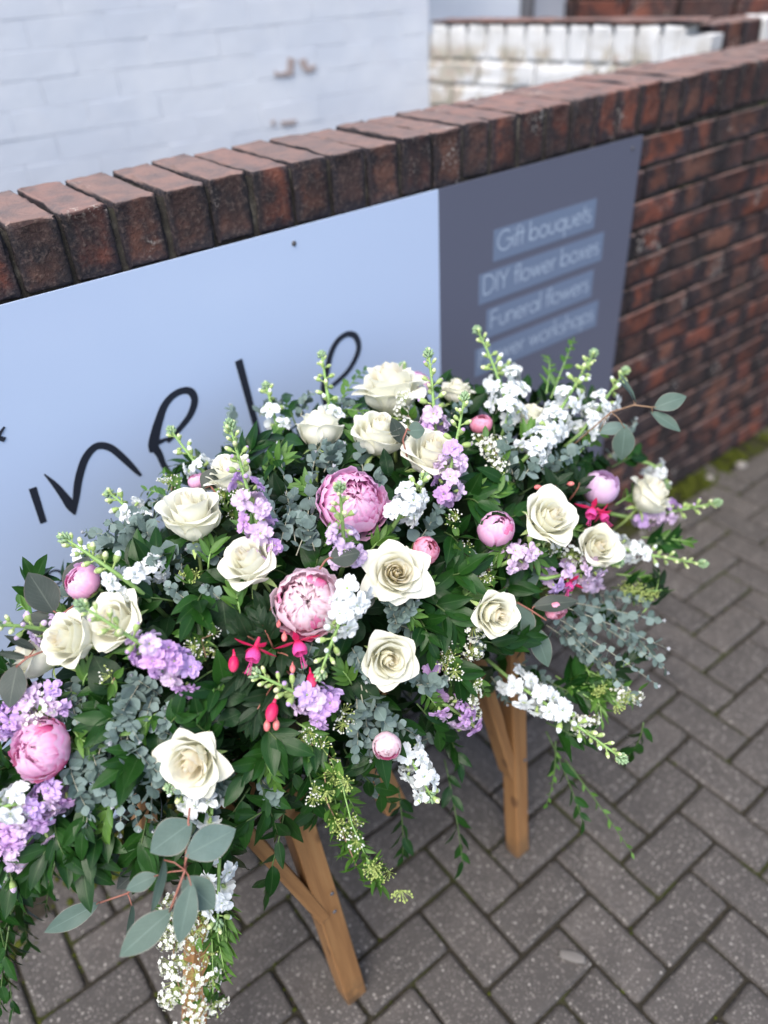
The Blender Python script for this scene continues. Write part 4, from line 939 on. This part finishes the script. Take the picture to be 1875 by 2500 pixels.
def sprig(name, P0, P2, mid, n, leaves, stemmat, sr, arrange, ang, scale, label, cat, group, seed, taper=.5, tipm=None, start=.1, petiole=.0):
    rng = random.Random(seed); e = empty(name, P0); tag(e, label, cat, group)
    mb = MB(); mb.tube([bez(P0, mid, P2, j/8)-P0 for j in range(9)], [sr*(1-.6*j/8) for j in range(9)], 5); mb.build('stem', stemmat, e)
    for i in range(n):
        s = start+(1-start)*(i+.5)/n; p = bez(P0, mid, P2, s); T = (bez(P0, mid, P2, min(1, s+.04))-bez(P0, mid, P2, max(0, s-.04))).normalized()
        A = T.cross(-CF)
        if A.length < .2: A = T.orthogonal()
        A.normalize(); B = T.cross(A)
        if arrange == 'alt': az = (0 if i % 2 else PI)+rng.gauss(0, .35); azs = [az]
        elif arrange == 'pair': az = (PI/2 if i % 2 else 0)+rng.gauss(0, .3); azs = [az, az+PI]
        else: azs = [i*2.4+rng.gauss(0, .3)]
        if i == n-1: azs = azs[:1]
        for az in azs:
            rad = A*math.cos(az)+B*math.sin(az); a_ = ang*(1-.5*s if i < n-1 else .3)+rng.gauss(0, .12)
            x = (T*math.cos(a_)+rad*math.sin(a_)).normalized(); up = (outward(p)*.7 - CF*.5 + Vector((rng.gauss(0, .35), rng.gauss(0, .35), rng.gauss(0, .35)+.2)))
            if arrange == 'pair': up = T*.55 - CF*.6 + Vector((rng.gauss(0, .55), rng.gauss(0, .55), .1+rng.gauss(0, .5))) if ang > 1.1 else up
            z = (up-x*up.dot(x)).normalized(); y = z.cross(x); sc = scale*(1-taper*s)*rng.uniform(.68, 1.18)
            m4 = (Matrix((x, y, z)).transposed() @ Matrix.Diagonal((sc, sc, sc))).to_4x4(); m4.translation = p-P0+x*petiole
            inst('leaf', leaves[rng.randrange(len(leaves))], e, m4)
    if tipm:
        T = (P2-bez(P0, mid, P2, .9)).normalized(); inst('leaf_tip', tipm, e, frame(P2-P0, T, 0, scale))
    return e
def ruscus(b, tip, n=9, scale=1.0, k0=.93, k1=1.0, dt=0.0, bend=.015, dtip=None, leaves=None, what='glossy dark green ruscus sprig', label=None, seed=None, sm=None, cat='foliage sprig', name='ruscus_sprig', group='dark green ruscus sprigs'):
    tb = hitm(*b, k0)+dt; P0 = att(*b, tb); tt = hitm(*tip, k1)+dt if dtip is None else tb+dtip; P2 = att(*tip, tt)
    mid = (P0+P2)/2 + outward(P0)*bend + Vector((0, 0, bend*.6))
    l = label or name_it((b[0]+tip[0])/2, (b[1]+tip[1])/2, what, cat)
    return sprig(name, P0, P2, mid, n, leaves or RUS, sm or M['stem_dark'], .0016, 'alt', .75, scale, l, cat, group, seed or int(b[0]*3+b[1]), taper=.25)
et = MB()
for k in range(6): et.grid(leaf_fn(.006, .004, .1, .3), 2, 3, 0, Matrix.Rotation(k*PI/3, 4, 'Z') @ Matrix.Rotation(-.9-.08*k, 4, 'Y'))
ETIP = et.mesh('leaf_tip', M['silver'])
def eucal(b, tip, n=10, scale=1.0, k0=.97, k1=1.02, dt=0.0, bend=.01, dtip=None, what='small leaved silver grey eucalyptus sprig', sm='stem_grey'):
    tb = hitm(*b, k0)+dt; P0 = att(*b, tb); tt = hitm(*tip, k1)+dt if dtip is None else tb+dtip; P2 = att(*tip, tt)
    mid = (P0+P2)/2 + outward(P0)*bend + Vector((0, 0, bend*.5))
    l = name_it((b[0]+tip[0])/2, (b[1]+tip[1])/2, what, 'eucalyptus')
    return sprig('eucalyptus_sprig', P0, P2, mid, n, EUS, M[sm], .0010, 'pair', 1.2, scale, l, 'eucalyptus', 'small leaved eucalyptus sprigs', int(b[0]*5+b[1]), taper=.36, tipm=ETIP, start=.05)

# hand placed ruscus and dark leaves
for a in [((330, 1270), (250, 1200)), ((330, 1275), (345, 1190)), ((380, 1300), (240, 1300)), ((440, 1280), (420, 1350)), ((330, 1610), (270, 1660)), ((360, 1580), (390, 1540)), ((640, 920), (610, 860)), ((630, 940), (590, 1010)),
          ((470, 1600), (420, 1560)), ((600, 1600), (520, 1680)), ((560, 1680), (600, 1800)), ((640, 1700), (480, 1800)), ((620, 1720), (570, 1930)), ((540, 1700), (430, 1850)), ((660, 1640), (680, 1740)),
          ((1010, 1380), (1110, 1400)), ((1000, 1350), (1090, 1330)), ((960, 1250), (1010, 1240)), ((950, 1430), (1000, 1480)), ((900, 1520), (960, 1600)), ((850, 1540), (880, 1640)), ((930, 1300), (990, 1360)), ((1060, 1400), (1140, 1370)),
          ((1000, 1080), (1040, 1100)), ((760, 1650), (850, 1740)), ((780, 1350), (700, 1390)), ((500, 1480), (450, 1500)), ((300, 1540), (220, 1560)), ((560, 1560), (620, 1620)), ((1130, 1060), (1060, 1040)), ((960, 1150), (1000, 1200)), ((900, 1330), (930, 1400)), ((1180, 1560), (1240, 1590)), ((200, 1700), (180, 1800)), ((520, 1030), (560, 960)), ((1220, 1500), (1260, 1440)), ((40, 1650), (-20, 1680)), ((150, 1780), (90, 1850)), ((60, 1780), (0, 1840)), ((200, 1780), (230, 1880)), ((320, 1760), (300, 1860)), ((470, 1740), (500, 1850)), ((500, 1760), (470, 1860)), ((440, 1720), (380, 1800)), ((300, 1790), (330, 1890)), ((380, 1780), (360, 1900)), ((410, 1860), (450, 1960)), ((100, 1800), (60, 1900)), ((30, 1800), (40, 1920)), ((160, 1800), (190, 1880)), ((240, 1760), (180, 1850)), ((430, 1900), (480, 1990)), ((120, 1740), (140, 1850)), ((60, 1480), (10, 1450)), ((400, 1800), (450, 1900)), ((450, 1790), (430, 1890)), ((100, 1300), (80, 1250)), ((1320, 1010), (1380, 980)), ((1380, 1180), (1450, 1170)), ((820, 1560), (800, 1640)), ((690, 1560), (650, 1640))]:
    ruscus(*a, n=rnd.choice((6, 7, 8)), scale=rnd.uniform(.85, 1.15), k0=.93, k1=1.03)
# green sprigs hanging low behind the stand
for b, tp, dt in [((960, 1640), (1000, 1870), .12), ((1180, 1580), (1260, 1780), .12), ((1220, 1640), (1370, 1850), .16), ((1200, 1600), (1180, 1740), .10), ((30, 1890), (20, 2110), .18), ((70, 1880), (-10, 2050), .15), ((10, 1950), (30, 2190), .2), ((20, 2000), (0, 2180), .16), ((50, 1900), (60, 2040), .2), ((-10, 1900), (20, 2080), .12), ((120, 1860), (100, 1960), .15), ((860, 1700), (870, 1850), .1), ((1390, 1560), (1350, 1640), .1)]:
    ruscus(b, tp, n=10, scale=.75, k0=.95, dt=dt, dtip=.06, leaves=SPL if b[0] > 1190 and b[0] < 1230 else None, what='out of focus green sprig hanging low', group='blurred green sprigs hanging low')
# bright feathery sprigs
for b, tp in [((410, 1110), (350, 1020)), ((400, 1100), (310, 1060)), ((720, 900), (790, 800)), ((1190, 860), (1240, 730)), ((1180, 850), (1185, 770)), ((520, 1330), (510, 1270)), ((470, 1400), (400, 1360)), ((1240, 1470), (1350, 1510)), ((1250, 1440), (1330, 1480)), ((940, 1380), (990, 1440)), ((560, 1170), (520, 1120)), ((1120, 1180), (1170, 1230)), ((480, 1900), (490, 2060)), ((455, 1960), (460, 2150)), ((1250, 980), (1300, 930)), ((700, 1180), (760, 1160)), ((700, 1640), (730, 1760)), ((720, 1660), (780, 1780)), ((740, 1740), (800, 1880)), ((690, 1660), (690, 1760)), ((900, 1480), (950, 1540)), ((960, 1450), (1000, 1560)), ((330, 1420), (270, 1400)), ((180, 1480), (220, 1440)), ((1100, 1170), (1060, 1210)), ((800, 1190), (840, 1160)), ((450, 1230), (470, 1170)), ((1330, 1090), (1380, 1050)), ((860, 1310), (900, 1350)), ((340, 1540), (300, 1590)), ((90, 1350), (40, 1300)), ((1000, 1440), (1050, 1500)), ((440, 1850), (470, 1990)), ((470, 1870), (500, 2010)), ((460, 1960), (485, 2100)), ((490, 1930), (470, 2080)), ((1260, 1430), (1300, 1560)), ((1200, 1460), (1300, 1530)), ((250, 1700), (220, 1820)), ((560, 1620), (600, 1700)), ((640, 1560), (700, 1600)), ((380, 1470), (420, 1420)), ((680, 1080), (640, 1050)), ((1010, 1060), (1060, 1090)), ((880, 1290), (920, 1250)), ((430, 1540), (480, 1500)), ((20, 1640), (-20, 1600)), ((1050, 1090), (1100, 1050)), ((590, 1020), (630, 990)), ((760, 1480), (730, 1440)), ((1330, 1240), (1400, 1250)), ((1120, 960), (1150, 930)), ((270, 1230), (220, 1280)), ((160, 1580), (210, 1620))]:
    ruscus(b, tp, n=11, scale=1.0, k0=.97, leaves=FRN, what='bright green narrow leaved sprig', sm=M['stem'], name='spirea_leaf_sprig', group='bright green leaf sprigs')
# fuchsia foliage
for b, tp in [((590, 1400), (560, 1340)), ((600, 1410), (640, 1430)), ((560, 1440), (500, 1470)), ((620, 1450), (660, 1500)), ((600, 1470), (600, 1520)), ((560, 1390), (510, 1370)), ((640, 1420), (690, 1430)), ((580, 1350), (590, 1300)), ((1180, 1080), (1200, 1040)), ((1230, 1080), (1250, 1040)), ((1260, 1140), (1270, 1190)), ((590, 1480), (540, 1560))]:
    ruscus(b, tp, n=9, scale=1.0, k0=.95, k1=1.02, leaves=FUL, what='matt dark green fuchsia leaf shoot', sm=M['stem_red'], name='fuchsia_shoot', group='fuchsia leaf shoots')
# small eucalyptus
E_ = [((640, 1180), (600, 960)), ((660, 1170), (680, 980)), ((620, 1170), (560, 1040)), ((640, 1200), (720, 1010)), ((600, 1200), (640, 1060)), ((680, 1190), (650, 1110)), ((560, 1190), (590, 1120)), ((700, 1020), (740, 960)), ((720, 1010), (700, 960)),
 ((300, 1180), (180, 1150)), ((310, 1160), (230, 1130)), ((290, 1190), (210, 1180)), ((330, 1170), (300, 1120)), ((380, 1200), (330, 1215)),
 ((780, 1500), (800, 1640)), ((790, 1490), (850, 1600)), ((770, 1510), (770, 1640)), ((800, 1530), (900, 1590)), ((760, 1400), (790, 1470)), ((780, 1480), (820, 1700)),
 ((260, 1580), (300, 1790)), ((280, 1560), (260, 1800)), ((230, 1560), (180, 1830)), ((330, 1620), (330, 1790)), ((300, 1480), (240, 1600)), ((250, 1500), (300, 1600)), ((200, 1620), (240, 1740)), ((270, 1600), (400, 1720)), ((150, 1650), (190, 1750)),
 ((1180, 1320), (1420, 1480)), ((1190, 1300), (1440, 1400)), ((1200, 1340), (1380, 1520)), ((1230, 1300), (1430, 1340)), ((1210, 1330), (1340, 1480)), ((1250, 1320), (1400, 1420)), ((1180, 1350), (1300, 1440)), ((1260, 1280), (1400, 1300)), ((1290, 1290), (1440, 1450)), ((1220, 1370), (1270, 1430)),
 ((1110, 1040), (1080, 960)), ((1130, 1030), (1180, 960)), ((1160, 1020), (1230, 990)), ((1090, 1000), (1100, 900)), ((1200, 1000), (1270, 960)), ((1060, 860), (1080, 800)), ((860, 1360), (830, 1290)), ((900, 1480), (960, 1470)), ((850, 1340), (900, 1300)), ((690, 1340), (640, 1500)), ((560, 900), (600, 870)), ((650, 900), (670, 850))]
for a in E_: eucal(*a, n=rnd.choice((12, 13, 14)), scale=rnd.uniform(.85, 1.15), dt=-.012)

# large leaved eucalyptus branches: (stem points px), leaves (attach px, tip px, width factor, kind)
def big_euc(label, tdt, stempx, leaves, scale=1.0, k=1.0, cols='stem_red'):
    t0 = hitm(*stempx[0], k)+tdt; P = [att(*q[:2], t0+(q[2] if len(q) > 2 else 0)) for q in stempx]; e = empty('silver_dollar_branch', P[0]); tag(e, label, 'eucalyptus', 'large leaved eucalyptus branches')
    mb = MB(); mb.tube([p-P[0] for p in P], [.0014]*len(P), 6); mb.build('stem', M[cols], e)
    for (b, tp, wf, kind, tl, tip_dt) in leaves:
        A = att(*b, t0+tl); B = att(*tp, t0+tl+tip_dt); L = (B-A).length; x = (B-A).normalized(); up = -CF*.8 + CU*.3 + Vector((rnd.gauss(0, .15), 0, rnd.gauss(0, .15)))
        if kind == 'narrow': up = CR*.9-CF*.3
        z = (up-x*up.dot(x)).normalized(); y = z.cross(x); s = L/({'pale': .066, 'dark': .062, 'narrow': .072}[kind])
        m4 = (Matrix((x, y, z)).transposed() @ Matrix.Diagonal((s, s*wf*.84, s))).to_4x4(); m4.translation = A-P[0]
        inst('leaf', EUB[kind][rnd.randrange(3)], e, m4)
        q = min(P, key=lambda p: (p-A).length); mb = MB(); mb.tube([q-P[0], (q+A)/2-P[0]+Vector((0, 0, .002)), A-P[0]+x*.004], [.0009]*3, 5); mb.build('leaf_stalk', M[cols], e)
big_euc('branch of big grey green eucalyptus leaves hanging at the bottom left under the lilac stock', -.05,
  [(410, 1745), (405, 1790), (400, 1880), (370, 1960)],
  [((415, 1775), (325, 1840), 1.5, 'pale', 0, -.01), ((400, 1850), (510, 1790), 1.25, 'pale', -.01, 0), ((395, 1895), (462, 1965), 1.5, 'pale', .01, 0), ((415, 1905), (385, 2040), .85, 'pale', -.01, 0), ((372, 1965), (255, 2065), .95, 'pale', .01, 0), ((340, 1890), (270, 1920), 1.1, 'pale', .03, 0), ((355, 1850), (345, 1975), .8, 'narrow', .01, 0)])
big_euc('thin red branch with narrow grey leaves pointing down left at the bottom left', -.03,
  [(330, 1880), (275, 1930), (215, 1950)], [((215, 1950), (95, 2015), .75, 'pale', 0, 0), ((285, 1950), (285, 2060), .9, 'narrow', 0, 0), ((260, 1840), (190, 1895), 1.0, 'pale', 0, 0), ((330, 1850), (250, 1920), 1.1, 'dark', .03, 0)])
big_euc('branch of dark grey eucalyptus leaves against the sign above the leftmost rose', -.02,
  [(170, 1300), (130, 1330), (110, 1360), (60, 1390)], [((118, 1325), (62, 1235), 1.25, 'dark', 0, 0), ((120, 1345), (42, 1345), 1.3, 'dark', 0, 0), ((150, 1290), (190, 1200), 1.25, 'dark', .02, 0), ((145, 1330), (160, 1270), .9, 'narrow', .02, 0)])
big_euc('branch of dull grey eucalyptus leaves at the left edge beside the leftmost rose', -.04,
  [(110, 1400), (60, 1420), (35, 1440)], [((38, 1435), (15, 1530), 1.2, 'dark', 0, 0), ((60, 1420), (-10, 1410), .5, 'dark', 0, 0), ((80, 1405), (10, 1370), .5, 'dark', .02, 0), ((60, 1480), (95, 1530), .9, 'dark', .03, 0)])
big_euc('branch with three big pale grey leaves round the narrow cream rose', -.05,
  [(1180, 1340), (1150, 1320), (1115, 1300), (1090, 1280)], [((1085, 1270), (1165, 1230), 1.5, 'pale', 0, 0), ((1115, 1300), (1135, 1392), 1.4, 'pale', 0, 0), ((1020, 1280), (955, 1232), 1.4, 'pale', .08, 0), ((1150, 1310), (1250, 1295), .75, 'dark', 0, 0), ((1150, 1350), (1190, 1440), .9, 'pale', .02, 0)])
big_euc('thin brown branch with oval grey leaves reaching right in front of the brick wall', .0,
  [(1240, 960), (1320, 890), (1370, 875), (1410, 880)], [((1412, 882), (1482, 852), 1.1, 'pale', 0, 0), ((1405, 890), (1475, 925), .8, 'pale', 0, 0), ((1350, 920), (1345, 995), 1.25, 'pale', 0, 0), ((1290, 935), (1355, 912), .9, 'pale', 0, 0), ((1375, 875), (1352, 800), .5, 'narrow', .01, 0), ((1370, 870), (1345, 810), .7, 'narrow', .02, 0)], cols='stem_brown')
big_euc('single round dark grey leaf lying above the pale pink peony', -.06, [(690, 1230), (702, 1212), (712, 1205)], [((712, 1208), (778, 1190), 1.5, 'dark', 0, 0)])
big_euc('round blue grey leaf between the top roses on a red stalk', -.02, [(880, 990), (870, 950), (880, 925)], [((880, 932), (918, 925), 2.2, 'pale', 0, 0), ((870, 960), (850, 900), 1.3, 'dark', .02, 0)])
big_euc('dark round leaf behind the cream rose left of the stock stem', 0, [(470, 1070), (455, 1050)], [((440, 1060), (470, 1010), 1.5, 'dark', .01, 0)])
big_euc('pair of dark leaves in shade under the pale pink peony', .0, [(760, 1330), (775, 1300)], [((770, 1320), (810, 1270), 1.1, 'dark', 0, 0), ((690, 1380), (760, 1370), 1.2, 'dark', .02, 0)])
# broad veined leaves
for k, (b, tp, wf, lab) in enumerate([((250, 1500), (200, 1420), 1.3, 'broad veined dark green leaf below the row of left roses'), ((460, 1490), (540, 1500), 1.3, 'broad glossy dark leaf right of the lilac stock below the left roses'), ((480, 1290), (490, 1380), 1.1, 'broad dark leaf below the cream rose left of the pale peony'),
      ((330, 1350), (330, 1450), 1.2, 'broad dark leaf between the left roses and the lilac stock'), ((520, 1540), (470, 1560), 1.3, 'broad dark leaf above the lowest cream rose'), ((840, 1030), (830, 970), .8, 'dark oval leaf left under the full cream rose')]):
    t = hitm(*b, 1.0); A = att(*b, t); B = att(*tp, t-.01); x = (B-A).normalized(); up = -CF+CU*.4; z = (up-x*up.dot(x)).normalized(); s = (B-A).length/.050
    o = bpy.data.objects.new('broad_leaf', DRK[k % 3]); col.objects.link(o); m4 = (Matrix((x, z.cross(x), z)).transposed() @ Matrix.Diagonal((s, s*wf, s))).to_4x4(); m4.translation = A; o.matrix_world = m4
    tag(o, lab, 'leaf', 'broad dark leaves')

rb = random.Random(77); kk = 0
for (x0, y0) in [(560, 1500), (480, 1570), (340, 1560), (620, 1580), (760, 1460), (900, 1290), (960, 1330), (1030, 1180), (1110, 1200), (780, 1340), (350, 1420), (560, 1290), (230, 1480), (140, 1480), (1000, 1030), (850, 1060), (650, 1030), (1150, 1180), (920, 1400), (700, 1570), (1130, 1440), (590, 1340)]:
    an = rb.uniform(.3, 2.8); Lp = rb.uniform(65, 100); t = hitm(x0, y0, .95); A = att(x0, y0, t); B = att(x0+math.cos(an)*Lp*rb.choice((-1, 1)), y0+math.sin(an)*Lp*.9, t-.012+rb.gauss(0, .012)); x = (B-A).normalized()
    up = -CF+CU*.5+Vector((rb.gauss(0, .35), rb.gauss(0, .35), rb.gauss(0, .35))); z = (up-x*up.dot(x)).normalized(); s_ = (B-A).length/.050; kk += 1
    o = bpy.data.objects.new('broad_leaf', (DRK[kk % 3] if kk % 3 else RUSB)); col.objects.link(o); m4 = (Matrix((x, z.cross(x), z)).transposed() @ Matrix.Diagonal((s_, s_*rb.uniform(.95, 1.25), s_))).to_4x4(); m4.translation = A; o.matrix_world = m4
    tag(o, name_it(x0, y0, 'broad deep green leaf', 'leaf'), 'leaf', 'broad dark leaves')
# ------------------------------------------------------------------ spirea (tiny white flowers)
def make_umbel(seed, buds, R=.016, n=22):
    rng = random.Random(seed); mb = MB()
    for k in range(n):
        th = math.acos(1-rng.random()*.75); ph = k*2.4; d = Vector((math.sin(th)*math.cos(ph), math.sin(th)*math.sin(ph), math.cos(th))); p = d*R*rng.uniform(.8, 1.1)
        mb.tube([(0, 0, 0), p*.96], .0003, 3, mi=1, cap=False)
        if buds or rng.random() < .15: mb.ball(p, .0013, nu=5, nv=4, mi=1 if buds == 2 or rng.random() < .3 else 0)
        else:
            F = frame(p, (d+Vector((rng.gauss(0, .2), rng.gauss(0, .2), .1))), rng.uniform(0, 6)).to_3x3()
            for j in range(5):
                a = j*2*PI/5; c = p + F @ Vector((math.cos(a)*.0017, math.sin(a)*.0017, .0003)); t1 = F @ Vector((math.cos(a), math.sin(a), .25)); t2 = F @ Vector((-math.sin(a), math.cos(a), 0))
                q = [c+(t1*math.cos(b_)*.0016+t2*math.sin(b_)*.0013) for b_ in (0, 1.05, 2.1, 3.14, 4.2, 5.25)]; mb.add(q, [(0, 1, 2, 3, 4, 5)], None, 0)
            mb.ball(p+F @ Vector((0, 0, .0004)), .0006, nu=4, nv=3, mi=1)
    return mb.mesh('flower_cluster', [M['tinywhite'], M['tinyyellow']], smooth=False)
UMW = [make_umbel(k, 0) for k in range(3)]; UMB = [make_umbel(k+5, 1, .013, 18) for k in range(2)]; UMY = [make_umbel(k+9, 2, .013, 18) for k in range(2)]
def spirea(pts, n, kind, label, leafn=6, dt=-.01, k=1.0, sc=1.0, spread=.008, dlist=None, leaves=True):
    t0 = hitm(*pts[0], k)+dt; P = [att(*q, (hitm(*q, k)+dt) if dlist is None else t0+dlist[i]) for i, q in enumerate(pts)]; e = empty('spirea_sprig', P[0]); tag(e, label, 'spirea', 'spirea sprigs')
    mb = MB(); fine = []
    for i in range(len(P)-1): fine += [P[i].lerp(P[i+1], j/4) for j in range(4)]
    fine.append(P[-1]); mb.tube([p-P[0] for p in fine], [.0011]*len(fine), 5); mb.build('stem', M['stem_brown'] if kind != 'y' else M['stem'], e)
    rng = random.Random(int(pts[0][0]))
    for i in range(n):
        f = (i+.3)/n*(len(fine)-1); a = fine[int(f)]; b_ = fine[min(int(f)+1, len(fine)-1)]; p = a.lerp(b_, f % 1); o_ = (outward(p)*.5-CF*.7+Vector((rng.gauss(0, .5), rng.gauss(0, .5), rng.gauss(0, .4)))).normalized()
        us = UMW if kind == 'w' else (UMB if kind == 'b' else UMY)
        if kind == 'w' and rng.random() < .15: us = UMB
        q = p + Vector((rng.gauss(0, spread), rng.gauss(0, spread), rng.gauss(0, spread)))
        inst('flower_cluster', us[rng.randrange(len(us))], e, frame(q-P[0], o_, rng.uniform(0, 6), sc*rng.uniform(.8, 1.15)))
    for i in range(leafn):
        p = fine[rng.randrange(len(fine))]; x = Vector((rng.gauss(0, 1), rng.gauss(0, 1), rng.gauss(0, 1))).normalized(); x = (x-CF*.3).normalized(); z = x.orthogonal().normalized(); z = z if z.dot(-CF) > 0 else -z; y = z.cross(x)
        m4 = (Matrix((x, y, z)).transposed() @ Matrix.Diagonal((1, 1, 1))).to_4x4(); m4.translation = p-P[0]; inst('leaf', SPL[rng.randrange(3)], e, m4)
    return e
for a in [
 ([(1090, 1010), (1060, 960), (1040, 940)], 7, 'w', 'dense white spirea cluster right of the full cream rose'),
 ([(1230, 1190), (1200, 1170), (1180, 1160)], 5, 'w', 'white spirea cluster under the cream rose behind the thin stock stem'),
 ([(1062, 1245), (1055, 1225)], 2, 'w', 'small white spirea cluster just above the narrow cream rose'),
 ([(1025, 1330), (1015, 1400), (1010, 1450), (1020, 1490), (1000, 1520), (990, 1550)], 13, 'w', 'long chain of white spirea running down left of the narrow cream rose'),
 ([(120, 1520), (100, 1550)], 4, 'w', 'white spirea cluster above the magenta edged peony'),
 ([(385, 1990), (375, 2050), (380, 2110), (400, 2170), (410, 2220)], 20, 'w', 'white spirea tail hanging to the bottom edge at lower left'),
 ([(425, 1960), (428, 2040), (436, 2110), (440, 2200)], 9, 'w', 'second white spirea tail hanging close beside the first over a wooden leg'),
 ([(350, 1960), (370, 1990)], 3, 'w', 'small white spirea cluster under the big grey leaves at bottom left'),
 ([(1250, 1580), (1255, 1560), (1275, 1545)], 4, 'w', 'white spirea cluster beside the trailing white stock'),
 ([(1330, 1480), (1370, 1510), (1380, 1495)], 4, 'w', 'white spirea tip at the far lower right'),
 ([(250, 1000+460), (240, 1480)], 1, 'b', 'tiny budded spirea left of the lilac stock below the roses'),
 ([(445, 1420), (435, 1380), (460, 1370)], 4, 'b', 'yellow green budded spirea left of the open fuchsia'),
 ([(410, 1260), (405, 1235)], 2, 'y', 'yellow spirea buds above the dark leaf right of the left roses'),
 ([(505, 1100), (495, 1070)], 4, 'b', 'cream spirea buds behind the upright green stock'),
 ([(370, 1060), (375, 1025)], 3, 'b', 'blurred cream spirea among bright leaves at the rear left'),
 ([(640, 1600), (680, 1610), (720, 1640)], 4, 'b', 'cream spirea buds right of the lowest dark leaves'),
 ([(980, 1130), (985, 1110)], 2, 'b', 'spoked green spirea bud head under the lilac stock below the full rose'),
 ([(750, 1560), (720, 1540)], 3, 'b', 'dull spirea buds in shade right of the lilac stock by the fuchsias'),
 ([(1390, 1290), (1340, 1280), (1430, 1275)], 6, 'y', 'yellowish spirea buds under the far right white stock'),
 ([(1290, 1450), (1310, 1490), (1340, 1530)], 5, 'y', 'yellow green spirea head over the paving at lower right'),
 ([(940, 1420), (980, 1400), (960, 1450)], 5, 'b', 'bright budded spirea right of the round cream rose'),
 ([(1060, 1240), (1020, 1200), (985, 1190)], 2, 'b', 'small spirea buds behind the narrow leaves beside the small pink peony bud'),
 ([(1270, 900), (1290, 905)], 2, 'w', 'white spirea florets between the two leaning white stocks'),
 ([(870, 890), (890, 905)], 3, 'w', 'white spirea florets just under the topmost cream rose'),
 ([(1250, 1225), (1270, 1210)], 3, 'w', 'white spirea florets under the rose with the fuchsia'),
]: spirea(*a)
spirea([(715, 1640), (740, 1700), (760, 1780), (790, 1850), (820, 1910)], 13, 'y', 'long trailing spirea with lime buds hanging over the front right leg', leafn=52, dt=-.03, dlist=[0, 0, .01, .02, .03], spread=.016)
spirea([(700, 1650), (705, 1730), (740, 1800), (770, 1870)], 5, 'b', 'leafy green spirea trail beside the lime budded one', leafn=50, dt=-.02, dlist=[0, 0, .01, .02], spread=.013)
spirea([(460, 1900), (470, 1990), (465, 2080), (470, 2160)], 3, 'b', 'leafy green spirea shoot beside the white spirea tail', leafn=36, dt=-.01, dlist=[0, .0, .01, .02], spread=.01)

# ------------------------------------------------------------------ dense greenery between the blooms
rg = random.Random(21)
SIL = [(-60, 1440), (130, 1290), (260, 1160), (400, 1050), (520, 960), (640, 900), (800, 860), (1000, 860), (1200, 880), (1330, 960), (1400, 1080), (1420, 1250), (1380, 1400), (1240, 1500), (1100, 1490), (1000, 1530), (900, 1680), (700, 1680), (540, 1720), (480, 1780), (300, 1800), (100, 1760), (-60, 1700)]
def inside(x, y):
    c = False; n = len(SIL)
    for i in range(n):
        (x1, y1), (x2, y2) = SIL[i], SIL[(i+1) % n]
        if (y1 > y) != (y2 > y) and x < (x2-x1)*(y-y1)/(y2-y1)+x1: c = not c
    return c
cnt = 0; pl = []
while cnt < 150:
    x, y = rg.uniform(-50, 1420), rg.uniform(860, 1790)
    if not inside(x, y) or any((x-a)**2+(y-b)**2 < 50**2 for a, b in pl): 
        if rg.random() < .97: continue
        if not inside(x, y): continue
    pl.append((x, y)); cnt += 1
    cxm, cym = 720, 1330; dx, dy = x-cxm, y-cym; L = math.hypot(dx, dy)+1; L2 = rg.uniform(60, 110); an = math.atan2(dy, dx)+rg.gauss(0, .6)
    tp = (x+math.cos(an)*L2, y+math.sin(an)*L2)
    q_ = rg.random()
    if q_ < .34: ruscus((x, y), tp, n=rg.choice((6, 7, 8, 9)), scale=rg.uniform(.6, 1.05), k0=.86, k1=.95)
    elif q_ < .56: ruscus((x, y), tp, n=11, scale=rg.uniform(.8, 1.1), k0=.90, k1=.99, leaves=rg.choice((FRN, SPL, FUL)), what='fine leaved green sprig', sm=M['stem'], name='leafy_sprig', group='fine leaved green sprigs')
    else: eucal((x, y), tp, n=10, scale=rg.uniform(.7, 1.1), k0=.92, k1=1.0)
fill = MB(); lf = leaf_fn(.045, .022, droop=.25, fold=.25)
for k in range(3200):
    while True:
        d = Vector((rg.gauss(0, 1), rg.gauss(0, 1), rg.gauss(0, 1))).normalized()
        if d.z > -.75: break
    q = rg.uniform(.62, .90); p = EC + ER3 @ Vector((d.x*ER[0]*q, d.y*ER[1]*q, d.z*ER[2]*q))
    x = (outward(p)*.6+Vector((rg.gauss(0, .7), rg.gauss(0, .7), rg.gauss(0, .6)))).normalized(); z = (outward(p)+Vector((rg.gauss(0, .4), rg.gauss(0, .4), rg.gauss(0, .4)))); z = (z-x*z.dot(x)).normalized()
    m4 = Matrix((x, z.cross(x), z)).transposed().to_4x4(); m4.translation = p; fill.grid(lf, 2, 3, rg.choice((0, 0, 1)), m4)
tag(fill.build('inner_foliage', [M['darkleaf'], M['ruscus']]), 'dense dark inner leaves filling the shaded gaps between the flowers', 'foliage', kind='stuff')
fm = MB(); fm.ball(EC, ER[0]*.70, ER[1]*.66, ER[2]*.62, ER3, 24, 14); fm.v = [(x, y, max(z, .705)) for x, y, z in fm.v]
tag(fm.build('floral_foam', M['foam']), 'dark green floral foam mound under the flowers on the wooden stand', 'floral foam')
